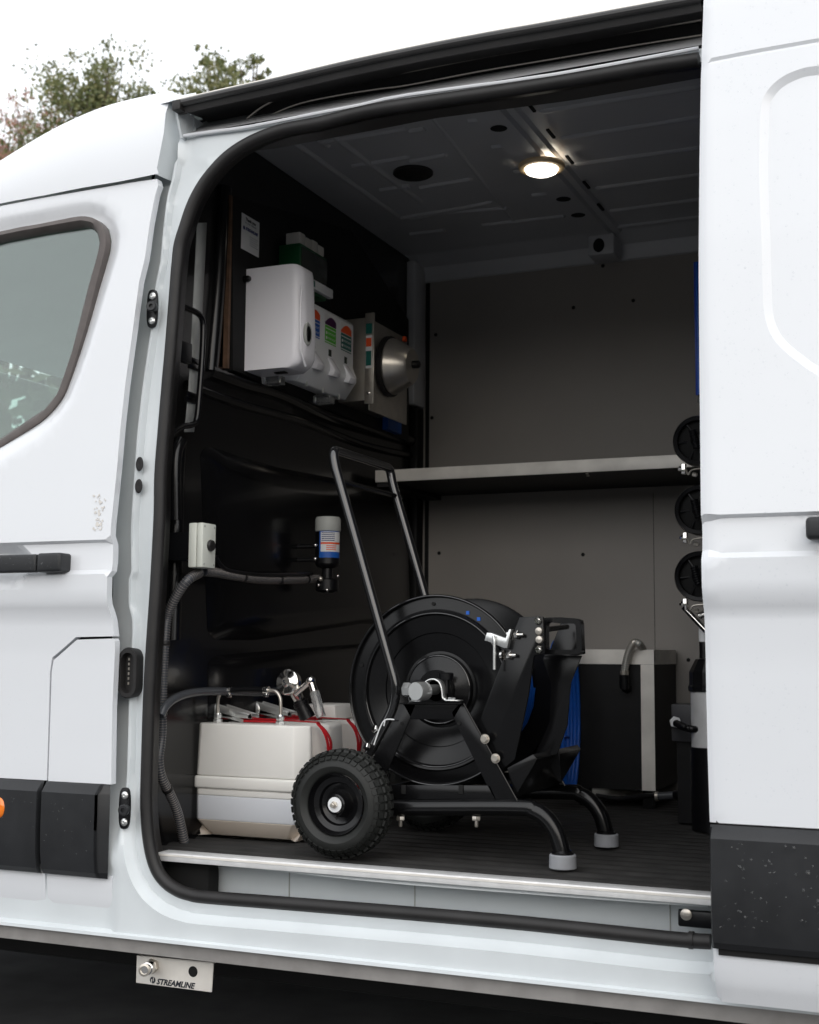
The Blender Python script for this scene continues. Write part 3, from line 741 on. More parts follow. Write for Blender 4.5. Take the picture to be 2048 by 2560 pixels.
m.build('bulkhead_bulge', M['blk'], van, bevel=.025, bseg=5, angle=60)
# ceiling with pressed ribs
MB().box((XB - .01, .31, ZC), (2.2, YW - .10, ZC + .01)).build('ceiling', M['ceil'], van)
cv = MB(); cp = [(YW - .10, ZC), (YW - .085, ZC - .002), (YW - .05, ZC - .022), (YW - .025, ZC - .028), (YW - .012, ZC - .05), (YW - .008, ZC - .075), (YW, ZC - .078)]
for x in (XB, 2.2): cv.v += [Vector((x, y, z)) for y, z in cp]
n = len(cp); cv.f = [(j, j + 1, n + j + 1, n + j) for j in range(n - 1)]
cv.build('ceiling_cove', M['ceil'], van, angle=25)
cz = MB()
for x in (-1.70, 2.2): cz.v += [Vector((x, .055, 2.295)), Vector((x, .12, 2.345)), Vector((x, .2, 2.395)), Vector((x, .315, ZC))]
cz.f = [(j, j + 1, j + 5, j + 4) for j in range(3)]
cz.build('header_lining', M['ceil'], van)
def crib(a, b, r_=.0115):
    p, q = PZ(*a, ZC), PZ(*b, ZC); p.z = q.z = ZC + .001
    MB().tube([p, p.lerp(q, .03), p.lerp(q, .97), q], [.002, r_, r_, .002], 10, nrm=(0, 0, 1), flat=.7).build('ceiling_rib', M['ceil'], van)
def z2(x, y): return (1024 + x * .5936, y * .5936)
def z1(x, y): return (x * .5936, y * .5936)
for a, b in [((545, 470), (1230, 362)), ((630, 583), (1230, 490)), ((690, 692), (1230, 620)), ((780, 792), (1230, 733)), ((840, 888), (1230, 838)), ((860, 956), (1230, 910)),
             ((245, 508), (350, 497)), ((345, 620), (440, 608)), ((440, 722), (475, 718)), ((515, 822), (600, 812)), ((300, 948), (660, 908)), ((0, 925), (350, 848)), ((0, 552), (65, 540))]:
    crib(z2(*a), z2(*b))
for a, b in [((1350, 600), (1725, 540)), ((1480, 700), (1725, 660)), ((1600, 800), (1725, 780)), ((1350, 590), (1380, 615))]:
    crib(z1(*a), z1(*b))
crib(z2(0, 680), z2(160, 650)); crib(z2(40, 790), z2(265, 752)); crib(z2(420, 875), z2(20, 905)); crib(z2(150, 968), z2(0, 985)) 
crib((700, 330), (1000, 545)); crib((1000, 545), (1180, 515)); crib((780, 300), (1060, 510)); crib((1075, 285), (1290, 560), .007)
# roof bow (cross member) with oval holes
a0, a1 = PZ(1238, 264, ZC - .02), PZ(1500, 615, ZC - .02)
xb0 = PZ(1360, 415, ZC - .02).x; bw_ = .052
cr = MB(); XC = PZ(1322, 385, ZC - .02).x
for y in (.31, YW - .09): cr.v += [Vector((XC - bw_ - .012, y, ZC)), Vector((XC - bw_, y, ZC - .018)), Vector((XC + bw_ * .45, y, ZC - .018)), Vector((XC + bw_ * .6, y, ZC - .008)), Vector((XC + bw_, y, ZC - .008)), Vector((XC + bw_ + .01, y, ZC))]
cr.f = [(j, j + 1, j + 7, j + 6) for j in range(5)]
bow = cr.build('roof_bow', M['ceil'], van, angle=20)
for (x, y) in [(360, 445), (430, 532), (665, 836), (715, 905)]:
    p = PZ(*z2(x, y), ZC - .018); p.x = XC - .018
    MB().lathe([(.0205, 0), (.0225, .0008), (.0205, .0016)], p + Vector((0, 0, .0002)), (0, 0, -1), 20).build('bow_hole', M['under'], bow)
p = PZ(*z2(795, 1035), ZC - .03)
be = MB().box((XC - .05, YW - .12, ZC - .085), (XC + .04, YW - .02, ZC - .012)).build('roof_bow_end', M['ceil'], van, bevel=.01)
c = PY(*z2(797, 1033), YW - .122)
m = MB().lathe([(.017, 0), (.019, .001), (.017, .002)], c, (0, -1, 0), 20)
for v in m.v: v.z = c.z + (v.z - c.z) * 1.25
m.build('bow_hole', M['under'], be)
for (x, y) in [(512, 450), (595, 562), (675, 672), (745, 778), (805, 872), (800, 930)]:
    p = PZ(*z2(x, y), ZC - .009); MB().box((p.x - .004, p.y - .03, ZC - .012), (p.x + .004, p.y + .03, ZC - .007)).build('bow_slot', M['under'], bow)
c = PZ(1033, 430, ZC); MB().lathe([(.058, 0), (.058, .006), (.052, .010), (.0, .010)], c, (0, 0, -1), 40, cap=False).build('vent_cap', M['seal'], van)
# far wall
fwl = MB().box((XB, YW, .60), (2.2, YW + .012, 2.40)).build('wall_lining', M['wall'], van)
for (x, y) in [(918, 705), (1208, 648), (1334, 633), (1330, 522), (1270, 560), (910, 880), (925, 1165), (1228, 1168), (1450, 1390), (1100, 1380)]:
    p = PY(x * 1.187, y * 1.187, YW)
    MB().lathe([(.0065, 0), (.006, .002), (.003, .003)], p, (0, -1, 0), 12).build('rivet_cap', M['board'], van)
MB().box((XB, YW - .10, 1.93), (XB + .035, YW, 2.44)).build('corner_post', M['ceil'], van, bevel=.008)
MB().box((XB + .036, YW - .004, 1.0), (XB + .05, YW - .001, 2.38)).build('corner_trim', M['board'], van)
MB().box((XB, YW - .06, .61), (XB + .03, YW, 1.929)).build('lower_corner_post', M['board'], van, bevel=.006)
sx_ = PY(1636, 1500, YW).x; MB().box((sx_, YW - .0012, .62), (sx_ + .0012, YW + .001, 1.6)).build('lining_joint', M['under'], van)
MB().box((-1.5, YW - .012, FL + .002), (2.0, YW - .003, FL + .018)).build('wall_foot_strip', M['alu'], van)
MB().box((2.17, .06, .44), (2.2, 2.0, 2.42)).build('rear_doors', M['paint'], van)
MB().box((2.16, .06, .62), (2.169, YW, 2.40)).build('rear_lining', M['board'], van)
# far body side with the passenger window opening
ofy = 2.03
panel('far_body_side', [(-3.05, .45), (2.2, .45), (2.2, 2.36), (-2.3, 2.36), (-2.72, 2.12), (-3.05, 1.75)], [[(-2.95, 1.45), (-2.05, 1.45), (-2.05, 2.16), (-2.4, 2.1), (-2.75, 1.9)]], lambda x, z: ofy, M['liner'], van, step=.2, thick=.02)
MB().box((-2.96, ofy + .003, 1.44), (-2.04, ofy + .008, 2.17)).build('passenger_window_glass', M['glass'], van)
m = MB(); m.v = [Vector(p) for p in [(-1.84, .10, 2.20), (-1.84, 1.97, 2.20), (-2.82, 1.93, 1.99), (-2.82, .10, 1.99)]]; m.f = [(0, 1, 2, 3)]; m.build('cab_headliner', M['liner'], van, smooth=False)
MB().box((-3.05, .04, .46), (-1.84, 2.0, .50)).build('cab_floor', M['under'], van)
MB().box((-1.845, .14, .5), (-1.832, 2.0, 2.4)).build('cab_rear_wall', M['liner'], van)
for y0 in (.22, 1.25):
    s = MB().box((-2.2, y0, 1.0), (-2.02, y0 + .5, 1.62)).build('seat', M['seatm'], van, bevel=.06, bseg=4)
    MB().box((-2.17, y0 + .12, 1.66), (-2.06, y0 + .38, 1.86)).build('headrest', M['seatm'], s, bevel=.04, bseg=4)
# windscreen, bonnet and nose
m = MB(); m.v = [Vector(p) for p in [(-2.98, .08, 2.0), (-2.98, 1.98, 2.0), (-3.55, 1.95, 1.35), (-3.55, .11, 1.35)]]; m.f = [(0, 1, 2, 3)]; m.build('windscreen', M['glass'], van, smooth=False, solid=.004)
m = MB(); m.prism([(-3.06, .02, .45), (-3.06, .02, 1.35), (-3.55, .03, 1.33), (-3.95, .05, 1.12), (-4.05, .06, .9), (-4.05, .06, .45)], (0, 1.98, 0)); m.build('nose', M['paint'], van, bevel=.04, bseg=3)
# under the van: chassis rails, tank, far sill, wheels
MB().box((-3.0, .35, .29), (1.9, .75, .44)).build('chassis_tank', M['under'], van, bevel=.02)
MB().box((-3.0, 1.2, .16), (2.1, 1.7, .44)).build('chassis_rail', M['under'], van, bevel=.02)
MB().box((-3.2, 1.9, .10), (2.1, 2.0, .45)).build('far_sill', M['under'], van, bevel=.02)
for x in (-3.35, 1.35):
    for y in (.06, 1.72):
        wq = MB().lathe([(.10, .0), (.22, .0), (.24, -.01), (.33, .0), (.355, .03), (.355, .19), (.33, .22), (.1, .22)], (x, y, .355), (0, 1, 0), 48).build('wheel', M['tyre'], van)
# inside of the black pillar zone: pale grey strip, grab handle, clips
wb = MB(); w0 = [(504, 557), (500, 640), (494, 760), (488, 880), (482, 980), (472, 1080)]  # plain pale grey strip down the bulkhead face
for a, b in w0:
    p = PX(a - 12, b, XB + .03); q = PX(a + 12, b, XB + .03); wb.v += [p, q]
wb.f = [(2 * i, 2 * i + 1, 2 * i + 3, 2 * i + 2) for i in range(len(w0) - 1)]
wb.build('pillar_strip', M['webbing'], van, solid=.002)
for a, b, s in ((487, 905, .7), (484, 918, .6), (480, 990, .5), (476, 1000, .5)):
    p = PX(a, b, XB + .032); MB().box((p.x, p.y - .028, p.z - .008), (p.x + .006, p.y + .028, p.z + .008)).build('belt_clip', M['blk'], van, bevel=.002)
gh = [(420, 757), (452, 764), (478, 775), (496, 785), (506, 800), (508, 830), (505, 900), (499, 980), (492, 1048), (480, 1062), (458, 1066), (437, 1078), (425, 1090)]
MB().tube(cat_([PX(a, b, XB + .07) for a, b in gh], 5), .0075, 12).build('grab_handle', M['blk'], van)
p = PX(447, 885, XB + .05); MB().box((p.x, p.y - .03, p.z - .02), (p.x + .02, p.y + .03, p.z + .03)).build('belt_anchor', M['blk2'], van, bevel=.004)
MB().tube(cat_([PX(a, b, XB + .04) for a, b in [(452, 1102), (441, 1130), (437, 1180), (438, 1300)]], 5), .016, 14).build('pillar_tube', M['blk'], van)

# ================================================================== THINGS ON THE BULKHEAD
XP = XB + .03
bd = [PX(a, b, XP) for a, b in [(583, 490), (583, 925), (1022, 1105), (1022, 800), (880, 575)]]
board = thing('backing_board', 'black backing board behind the dispensers on the bulkhead', 'board', bd[1])
MB().prism(bd, (-.027, 0, 0)).build('panel', M['board'], board, bevel=.001)
m = MB(); y0 = bd[0].y; m.box((XP - .014, y0 - .010, bd[1].z), (XP, y0 - .0005, bd[0].z)).build('raw_edge', M['ply'], board)
c = PX(611, 698, XP); m = MB().lathe([(.009, 0), (.009, .012), (.006, .018), (.0, .018)], c, (1, 0, 0), 16, cap=False); m.build('screw_knob', M['blk'], board)
# notice sticker (its QR code is left out)
q = [PX(a, b, XP + .001) for a, b in [(605, 531), (649, 556), (648, 645), (603, 620)]]
y0, y1 = q[0].y, q[1].y; z1_, z0_ = q[0].z, q[3].z; wS, hS = y1 - y0, z1_ - z0_
st = thing('notice_sticker', 'small white thank-you sticker with dark lettering, at the top left of the black board', 'sticker', (XP, y0, z0_))
MB().box((XP + .0003, y0, z0_), (XP + .0010, y1, z1_)).build('sheet', M['paper'], st)
X_ = XP + .0012; ydir = (0, 0, 1); xd = (0, 1, 0)
text('lettering', 'Thank you', (X_, y0 + wS * .5, z1_ - hS * .16), xd, ydir, .0125, M['ink'], st, align='CENTER', bold=.0003)
text('lettering', 'for your business', (X_, y0 + wS * .5, z1_ - hS * .24), xd, ydir, .0085, M['inkg'], st, align='CENTER')
text('lettering', 'STREAMLINE', (X_, y0 + wS * .22, z1_ - hS * .42), xd, ydir, .0112, M['inkb'], st, shear=.3, bold=.0006)
MB().lathe([(.0050, 0), (.0055, .0003), (.0040, .0003)], (X_, y0 + wS * .13, z1_ - hS * .39), (1, 0, 0), 16).build('emblem', M['inkb'], st)
for k in range(5):
    MB().box((X_, y0 + wS * .45, z1_ - hS * (.56 + .06 * k)), (X_ + .0003, y0 + wS * (.92 - .05 * (k % 2)), z1_ - hS * (.545 + .06 * k))).build('text_line', M['inkg'], st)

# white centre-feed towel dispenser
A0 = PX(615, 672, XP); A1 = PX(615, 928, XP); dx_ = .160
y0 = A0.y; zt2 = A0.z - .001; zb2 = A1.z
d = thing('towel_dispenser', 'tall white paper towel dispenser with a small dark sight window, nearest the door', 'dispenser', (XP, y0, zb2))
yy = PX(690, 800, XP + dx_)  # far edge
yF = PY(745, 800, y0); xF = yF.x
yB = PX(788, 800, xF).y
def rrect(x0, x1, y0, y1, r_, n=6):
    pts = []
    for cx, cy, a0 in ((x1 - r_, y0 + r_ * .8, -90), (x1 - r_, y1 - r_ * .8, 0)):
        for k in range(n + 1):
            a = R(a0 + 90 * k / n); pts.append((cx + math.cos(a) * r_, cy + math.sin(a) * r_ * .8))
    return [(x0, y0)] + pts + [(x0, y1)]
m = MB(); lv = []
for z, s, rr_ in [(zb2 - .001, .82, .03), (zb2 + .012, .93, .032), (zb2 + .03, 1.0, .034), (zb2 + .10, 1.01, .034), (zt2 - .08, .98, .034), (zt2 - .02, .955, .032), (zt2 - .006, .93, .03), (zt2, .88, .026)]:
    x1 = XP + (xF - XP + .012) * s; pts = rrect(XP + .001, x1, y0 + .001, yB, rr_)
    lv.append([(x, y, z) for x, y in pts])
n = len(lv[0])
for l in lv: m.v += [Vector(p) for p in l]
m.f = [(i * n + k, i * n + (k + 1) % n, (i + 1) * n + (k + 1) % n, (i + 1) * n + k) for i in range(len(lv) - 1) for k in range(n)] + [tuple(range(n)), tuple(range((len(lv) - 1) * n, len(lv) * n))]
m.build('housing', M['white'], d, angle=50)
c = PX(770, 835, XP + (xF - XP + .012) * 1.01 + .0005)
m = MB().lathe([(.0, .002), (.014, .002), (.016, .003), (.018, .0035), (.020, .001), (.020, -.004)], c, (1, 0, 0), 28, cap=False)
for v in m.v: v.z = c.z + (v.z - c.z) * 1.55; v.y = c.y + (v.y - c.y) * .9
m.build('window_surround', M['greyp'], d)
m = MB().lathe([(.0, .0045), (.012, .0045), (.0135, .003)], c, (1, 0, 0), 24, cap=False)
for v in m.v: v.z = c.z + (v.z - c.z) * 1.6; v.y = c.y + (v.y - c.y) * .85
m.build('sight_window', M['blk'], d)
c = PZ(705, 930, zb2 - .002); MB().box((c.x - .02, c.y - .008, zb2 - .006), (c.x + .014, c.y + .010, zb2 - .0025)).build('paper_slot', M['seal'], d, bevel=.001)
# raised front rib
rp = cat_([PX(a, b, xF + .012) for a, b in [(755, 712), (752, 760), (751, 830), (754, 880), (764, 915)]], 5)
MB().tube(rp, .003, 8).build('front_rib', M['white'], d)

# green plaster dispenser
g0 = PX(751, 606, XP + .07); g1 = PX(818, 700, XP + .07)
d = thing('plaster_dispenser', 'green first-aid plaster dispenser with a smoky front, above the soap dispenser', 'dispenser', (XP, g0.y, g1.z))
gx = XP + .07; gy0 = g0.y; gy1 = PX(818, 660, gx).y; gz1 = g0.z; gz0 = PX(751, 700, gx).z - .02
MB().box((XP + .001, gy0, gz0), (gx, gy1, gz1)).build('case', M['green'], d, bevel=.004)
MB().box((gx + .0005, gy0 + .006, gz0 + .035), (gx + .004, gy1 - .006, gz1 - .01)).build('smoked_front', M['smoke'], d, bevel=.001)
MB().box((gx + .0005, gy0 + .03, gz0 + .008), (gx + .016, gy1 + .010, gz0 + .034)).build('white_tray', M['white2'], d, bevel=.002)
MB().box((gx + .0165, gy0 + .05, gz0 + .012), (gx + .0172, gy0 + .06, gz0 + .030)).build('teal_mark', M['ldgreen'], d)
for k in range(4):
    for t in (0,):
        yk = gy0 + .005 + k * (gy1 - gy0) / 4.3
        MB().box((XP + .02, yk, gz1 + .001), (gx - .004, yk + (gy1 - gy0) / 4.3 - .004, gz1 + .034 - .004 * (k % 2))).build('plaster_refill', M['alu'], d, bevel=.004)

# triple soap dispenser: three chambers with labels
gx = XP + .085
c0 = PX(780, 753, gx); cA = PX(885, 805, gx); cB = PX(886, 922, gx); cC = PX(865, 993, gx)
yL = PX(786, 760, gx).y; yR = cA.y; zT = (PX(838, 780, gx).z); zB_ = cB.z; zB2 = cC.z
yL = yR - (yR - PX(765, 760, gx).y) * 1.0
d = thing('soap_dispenser', 'white triple soap dispenser with blue, green and teal labels over three levers', 'dispenser', (XP, yL, zB2))
prf = [(XP + .001, zT), (gx - .012, zT), (gx, zT - .012), (gx, zB_), (gx + .012, zB_ - .03), (gx + .012, zB_ - .045), (gx - .025, zB2), (XP + .001, zB2 + .01)]
MB().prism([(x, yL, z) for x, z in prf], (0, yR - yL, 0)).build('housing', M['white2'], d, bevel=.004)
wd = (yR - yL) / 3
cols = [('lor', 'lblue'), ('lpur', 'lgreen'), ('lor', 'ldgreen')]
lt = zT - .03; lbz = PX(800, 895, gx).z
zl1 = PX(838, 873, gx).z; hL = (zT - .025) - zl1
for k in range(3):
    ya = yL + wd * k + wd * .13; yb = ya + wd * .70; X1 = gx + .0008
    zz1 = zT - .026; zz0 = zz1 - hL * .92
    MB().box((gx + .0002, ya, zz0), (X1, yb, zz1 + .006)).build('label', M['paper'], d)
    MB().box((X1 + .0001, ya + .001, zz0 + .007), (X1 + .0005, yb - .001, zz0 + hL * .62)).build('label_field', M[cols[k][1]], d)
    m = MB(); pts = [(X1 + .0001, ya + .001, zz0 + hL * .64)] + [(X1 + .0001, ya + .001 + (yb - ya - .002) * t / 8, zz0 + hL * .64 + .006 + .020 * math.sin(t / 8 * 2.6) * (1)) for t in range(9)] + [(X1 + .0001, yb - .001, zz0 + hL * .64)]
    m.prism(pts, (.0006, 0, 0)).build('label_wave', M[cols[k][0]], d, smooth=False)
    for q in range(2):
        MB().lathe([(.0045, 0), (.0045, .0004)], (X1 + .0006, ya + .010, zz0 + hL * (.36 - .17 * q)), (1, 0, 0), 14).build('label_icon', M['paper'], d)
        for e in range(2): MB().box((X1 + .0005, ya + .017, zz0 + hL * (.385 - .17 * q) - e * .0035), (X1 + .0008, yb - .004 - .003 * e, zz0 + hL * (.385 - .17 * q) - e * .0035 + .0010)).build('text_line', M['paper'], d)
    MB().box((X1 + .0005, ya + .004, zz0 + hL * .50), (X1 + .0008, yb - .004, zz0 + hL * .53)).build('text_line', M['paper'], d)
    MB().box((X1 + .0001, ya + .001, zz0 + .001), (X1 + .0005, yb - .001, zz0 + .004)).build('label_stripe', M[cols[k][1]], d)
    yc = (ya + yb) / 2
    MB().box((gx - .001, yc - .009, zz0 - .034), (gx + .0012, yc + .009, zz0 - .014)).build('level_window', M['smoke'], d, bevel=.001)
    za = zz0 - .050
    m = MB().prism([(gx + .002, yc - .019, za + .012), (gx + .004, yc + .019, za + .012), (gx + .030, yc + .022, za - .034), (gx + .030, yc - .022, za - .034)], (0, 0, 0))
    m = MB(); m.v = [Vector(p) for p in [(gx, yc - .017, za + .014), (gx, yc + .017, za + .014), (gx, yc + .02, za - .042), (gx, yc - .02, za - .042), (gx + .028, yc - .021, za - .030), (gx + .028, yc + .021, za - .030), (gx + .020, yc + .021, za - .046), (gx + .020, yc - .021, za - .046)]]
    m.f = [(0, 1, 5, 4), (4, 5, 6, 7), (7, 6, 2, 3), (0, 4, 7, 3), (1, 2, 6, 5), (0, 3, 2, 1)]
    m.build('push_lever', M['white'], d, bevel=.003)
    MB().lathe([(.003, 0), (.003, .012), (.002, .014)], (gx - .02, yc, zB2 + .008), (0, 0, -1), 10).build('nozzle', M['greyp'], d)
for a, b in ((705, 955), (830, 1000)):
    p = PX(a, b, gx - .03); MB().box((XP + .002, p.y - .02, zB2 - .022), (gx - .03, p.y + .02, zB2 + .002)).build('bracket_foot', M['clear'], d, bevel=.003)

# stainless wash basin unit with round bowl turned outwards
gx = XP + .10
bL = PX(916, 805, gx); yl = PX(921, 800, gx).y; zt3 = PX(921, 793, gx).z; zb3 = PX(927, 1012, gx).z; yr = PX(1014, 1000, gx).y
d = thing('wash_basin_unit', 'stainless steel hand wash unit with a round bowl folded out beside the soap dispenser', 'wash basin', (XP, yl, zb3))
MB().box((XP + .001, yl, zb3 + .01), (gx, yr, zt3)).build('cabinet', M['steel'], d, bevel=.002)
MB().box((gx - .008, yl - .006, zb3 - .002), (gx + .022, yl + .002, zt3 + .012)).build('front_flange', M['steel'], d, bevel=.001)
MB().box((gx + .001, yl + .003, zb3 - .02), (gx + .005, yr, zt3 - .01)).build('front_plate', M['steel'], d, bevel=.001)
fy = yl - .007; fx0, fx1 = gx - .006, gx + .020; H = zt3 - zb3
for mt, s0, s1, xx in (('ldgreen', .80, .92, 0), ('paper', .40, .78, 0)):
    MB().box((fx0 + .002, fy - .0006, zb3 + H * s0), (fx1 - .004, fy + .0008, zb3 + H * s1)).build('flange_label', M[mt], d)
MB().box((fx0 + .003, fy - .0011, zb3 + H * .65), (fx1 - .005, fy - .0007, zb3 + H * .75)).build('label_band', M['lor'], d)
MB().box((fx0 + .003, fy - .0011, zb3 + H * .43), (fx1 - .005, fy - .0007, zb3 + H * .60)).build('label_band', M['ldgreen'], d)
MB().lathe([(.005, 0), (.005, .003), (.003, .004)], ((fx0 + fx1) / 2, fy - .0002, zb3 + .03), (0, -1, 0), 12).build('bolt', M['chrome'], d)
c = PX(968, 917, gx + .01)
MB().lathe([(.088, 0), (.094, .004), (.094, .016), (.086, .02)], c, (1, 0, -.05), 48).build('bowl_gasket', M['seal'], d)
m = MB().lathe([(.086, .018), (.087, .024), (.080, .040), (.058, .080), (.052, .086), (.0, .087)], c, (1, 0, -.05), 56, cap=False); m.build('bowl', M['steel'], d, angle=30)
MB().lathe([(.012, 0), (.012, .02), (.008, .024)], c + Vector((.086, 0, 0)), (1, 0, -.05), 16).build('waste_outlet', M['blk2'], d)
p = PX(1008, 848, gx + .012); MB().box((p.x, p.y - .008, p.z - .008), (p.x + .01, p.y + .01, p.z + .008)).build('red_button', M['lor'], d, bevel=.002)
# blue sticker below
q = PX(970, 1042, XP + .02), PX(1003, 1083, XP + .02)
s = MB().box((XP + .001, q[0].y, q[1].z - .004), (XP + .021, q[1].y, q[0].z)).build('blue_sticker', M['lblue']); tag(s, 'small blue square tag under the round steel bowl', 'tag')

# ---- junction box
ya = PX(508, 1306, XB + .13); ta = PY(472, 1308, ya.y)
x0, x1 = PY(471, 1360, ya.y).x, XB + .13
yb2 = PX(540, 1360, x1).y; zt4 = ya.z; zb4 = PX(507, 1418, x1).z
d = thing('junction_box', 'small pale grey junction box with a round black knob, on the dark bulkhead', 'junction box', (x0, ya.y, zb4))
MB().box((x0, ya.y, zb4), (x1 - .018, yb2, zt4)).build('base', M['jbox'], d, bevel=.003)
MB().box((x1 - .0165, ya.y, zb4), (x1, yb2, zt4)).build('lid', M['jbox'], d, bevel=.003)
c = PX(525, 1364, x1); MB().lathe([(.013, 0), (.014, .003), (.012, .008), (.0, .009)], c, (1, 0, 0), 24, cap=False).build('knob', M['seal'], d)
for y in (ya.y + .008, yb2 - .008):
    for z in (zb4 + .008, zt4 - .008): MB().lathe([(.0028, 0), (.0028, .0008)], (x1, y, z), (1, 0, 0), 10).build('screw', M['greyp'], d)
MB().box((XB + .001, ya.y + .01, zb4 + .02), (x0 - .0005, yb2 - .01, zt4 - .02)).build('mounting_bracket', M['blk2'], d)

# ---- water filter
c = PX(820, 1330, XB + .12); rr_ = .0385 * .93
zt5 = PX(820, 1296, XB + .12).z; zc = PX(820, 1329, XB + .12).z; zl = PX(820, 1396, XB + .12).z; ze = PX(820, 1410, XB + .12).z; zn = PX(820, 1482, XB + .12).z
d = thing('water_filter', 'cylindrical water filter with a grey cap and a blue and white label', 'filter', (c.x, c.y, zn))
O = Vector((c.x, c.y, 0))
MB().lathe([(rr_ * .9, zt5 + .003), (rr_, zt5 - .003), (rr_ * 1.02, zc + .004), (rr_ * .99, zc)], O, (0, 0, 1), 40).build('cap', M['greyp'], d)
MB().lathe([(rr_ * .97, zc - .001), (rr_ * .97, ze), (rr_ * .8, ze - .008), (rr_ * .5, ze - .012)], O, (0, 0, 1), 40).build('body', M['blk2'], d)
MB().lathe([(rr_ * .42, ze - .013), (rr_ * .42, ze - .04), (rr_ * .9, ze - .045), (rr_ * .9, ze - .075), (rr_ * .5, ze - .08), (rr_ * .5, zn)], O, (0, 0, 1), 32).build('valve_head', M['blk2'], d)
def arc_label(a0, a1, z0, z1, mt, k, nm):
    m = MB(); n = 14; r_ = rr_ * (.972 + .006 * k)
    for i in range(n + 1):
        a = R(a0 + (a1 - a0) * i / n); 
        for z in (z0, z1): m.v.append(Vector((c.x + math.cos(a) * r_, c.y + math.sin(a) * r_, z)))
    m.f = [(2 * i, 2 * i + 1, 2 * i + 3, 2 * i + 2) for i in range(n)]; m.build(nm, M[mt], d, angle=60)
Hh = zc - zl
arc_label(-105, 5, zl, zc - .001, 'lblue', 1, 'label'); arc_label(-97, 5, zl + Hh * .22, zc - .003, 'paper', 2, 'label_field')
arc_label(-97, 5, zl + Hh * .50, zl + Hh * .57, 'lor', 3, 'label_band')
for k in range(5): arc_label(-93, -30, zl + Hh * (.90 - .07 * k), zl + Hh * (.93 - .07 * k), 'inkb', 3, 'text_line')
for k in range(3): arc_label(-70, -20, zl + Hh * (.42 - .07 * k), zl + Hh * (.45 - .07 * k), 'lor', 3, 'text_line')
for dz, dyy in ((.0, 0),):
    for z in (ze + .05, ze + .012):
        MB().tube([(c.x - .03, c.y - .01, z), (XB + .001, c.y - .02, z)], .006, 10).build('bracket_arm', M['blk2'], d)
        MB().sphere((c.x - .018, c.y - rr_ - .004, z), .006, 10, 6).build('bracket_bolt', M['chrome'], d)
for a, b, r_ in ((802, 1447, .007), (797, 1463, .005), (845, 1440, .0045), (818, 1475, .005)):
    p = PY(a, b, c.y - .035); MB().sphere(p, r_, 12, 8).build('brass_fitting', M['steel'] if r_ > .006 else M['chrome'], d)
# ---- clear ribbed hoses
def spiral_hose(pts_w, r_, name, label, bands=(), turns=.0062):
    path = cat_(pts_w, 10)
    d = thing(name, label, 'hose', path[-1])
    MB().tube(path, r_, 14).build('hose_wall', M['hose'], d)
    # coiled wire: rings along the path joined in one helix
    L_ = [0]
    for a, b in zip(path, path[1:]): L_.append(L_[-1] + (b - a).length)
    m = MB(); T = L_[-1]; nt_ = int(T / turns); i = 0
    for k in range(1, nt_):
        s = k * turns
        while i < len(L_) - 2 and L_[i + 1] < s: i += 1
        t = (s - L_[i]) / (L_[i + 1] - L_[i]); p = path[i].lerp(path[i + 1], t); dr = (path[i + 1] - path[i]).normalized()
        m.lathe([(r_ * .98, -.0009), (r_ * 1.05, 0), (r_ * .98, .0009)], p, dr, 12, cap=False)
    m.build('wire_coil', M['hosew'], d)
    for s in bands:
        i = min(range(len(L_) - 1), key=lambda q: abs(L_[q] - T * s)); dr = (path[i + 1] - path[i]).normalized()
        MB().lathe([(r_ * 1.1, -.005), (r_ * 1.16, -.004), (r_ * 1.16, .004), (r_ * 1.1, .005)], path[i], dr, 16).build('cable_tie', M['seal'], d)
    return d
sp = [(500, 1432), (470, 1450), (440, 1492), (419, 1540), (412, 1600), (407, 1700), (405, 1760), (404, 1840), (397, 1900), (405, 1945), (425, 1985), (445, 2035), (462, 2110)]
spiral_hose([PX(a, b, XB + (.09 if i < 2 else .06 if i == 2 else .035)) for i, (a, b) in enumerate(sp)], .0115, 'ribbed_hose', 'clear ribbed hose dropping from the junction box to the load floor', (.30, .53, .78))
sp = [(508, 1428), (545, 1432), (590, 1440), (650, 1448), (720, 1449), (800, 1447)]
spiral_hose([PX(a, b, XB + .09) for a, b in sp], .0115, 'ribbed_hose', 'clear ribbed hose running level along the bulkhead to the water filter', (.3, .6, .85))
cb = MB().tube(cat_([PX(a, b, XB + .10) for a, b in [(541, 1390), (552, 1412), (580, 1428), (660, 1437), (780, 1434)]], 6), .0045, 10).build('power_cable', M['blk2'])
tag(cb, 'thin black cable from the junction box along the level hose', 'cable')
sp = [(402, 1790), (415, 1765), (440, 1745), (480, 1732), (540, 1728), (640, 1731), (700, 1728)]
t = MB().tube(cat_([PX(a, b, XB + .06) for a, b in sp], 6), .010, 12).build('grey_pipe', M['hose']); tag(t, 'dull clear pipe along the bulkhead behind the tank fittings', 'pipe')

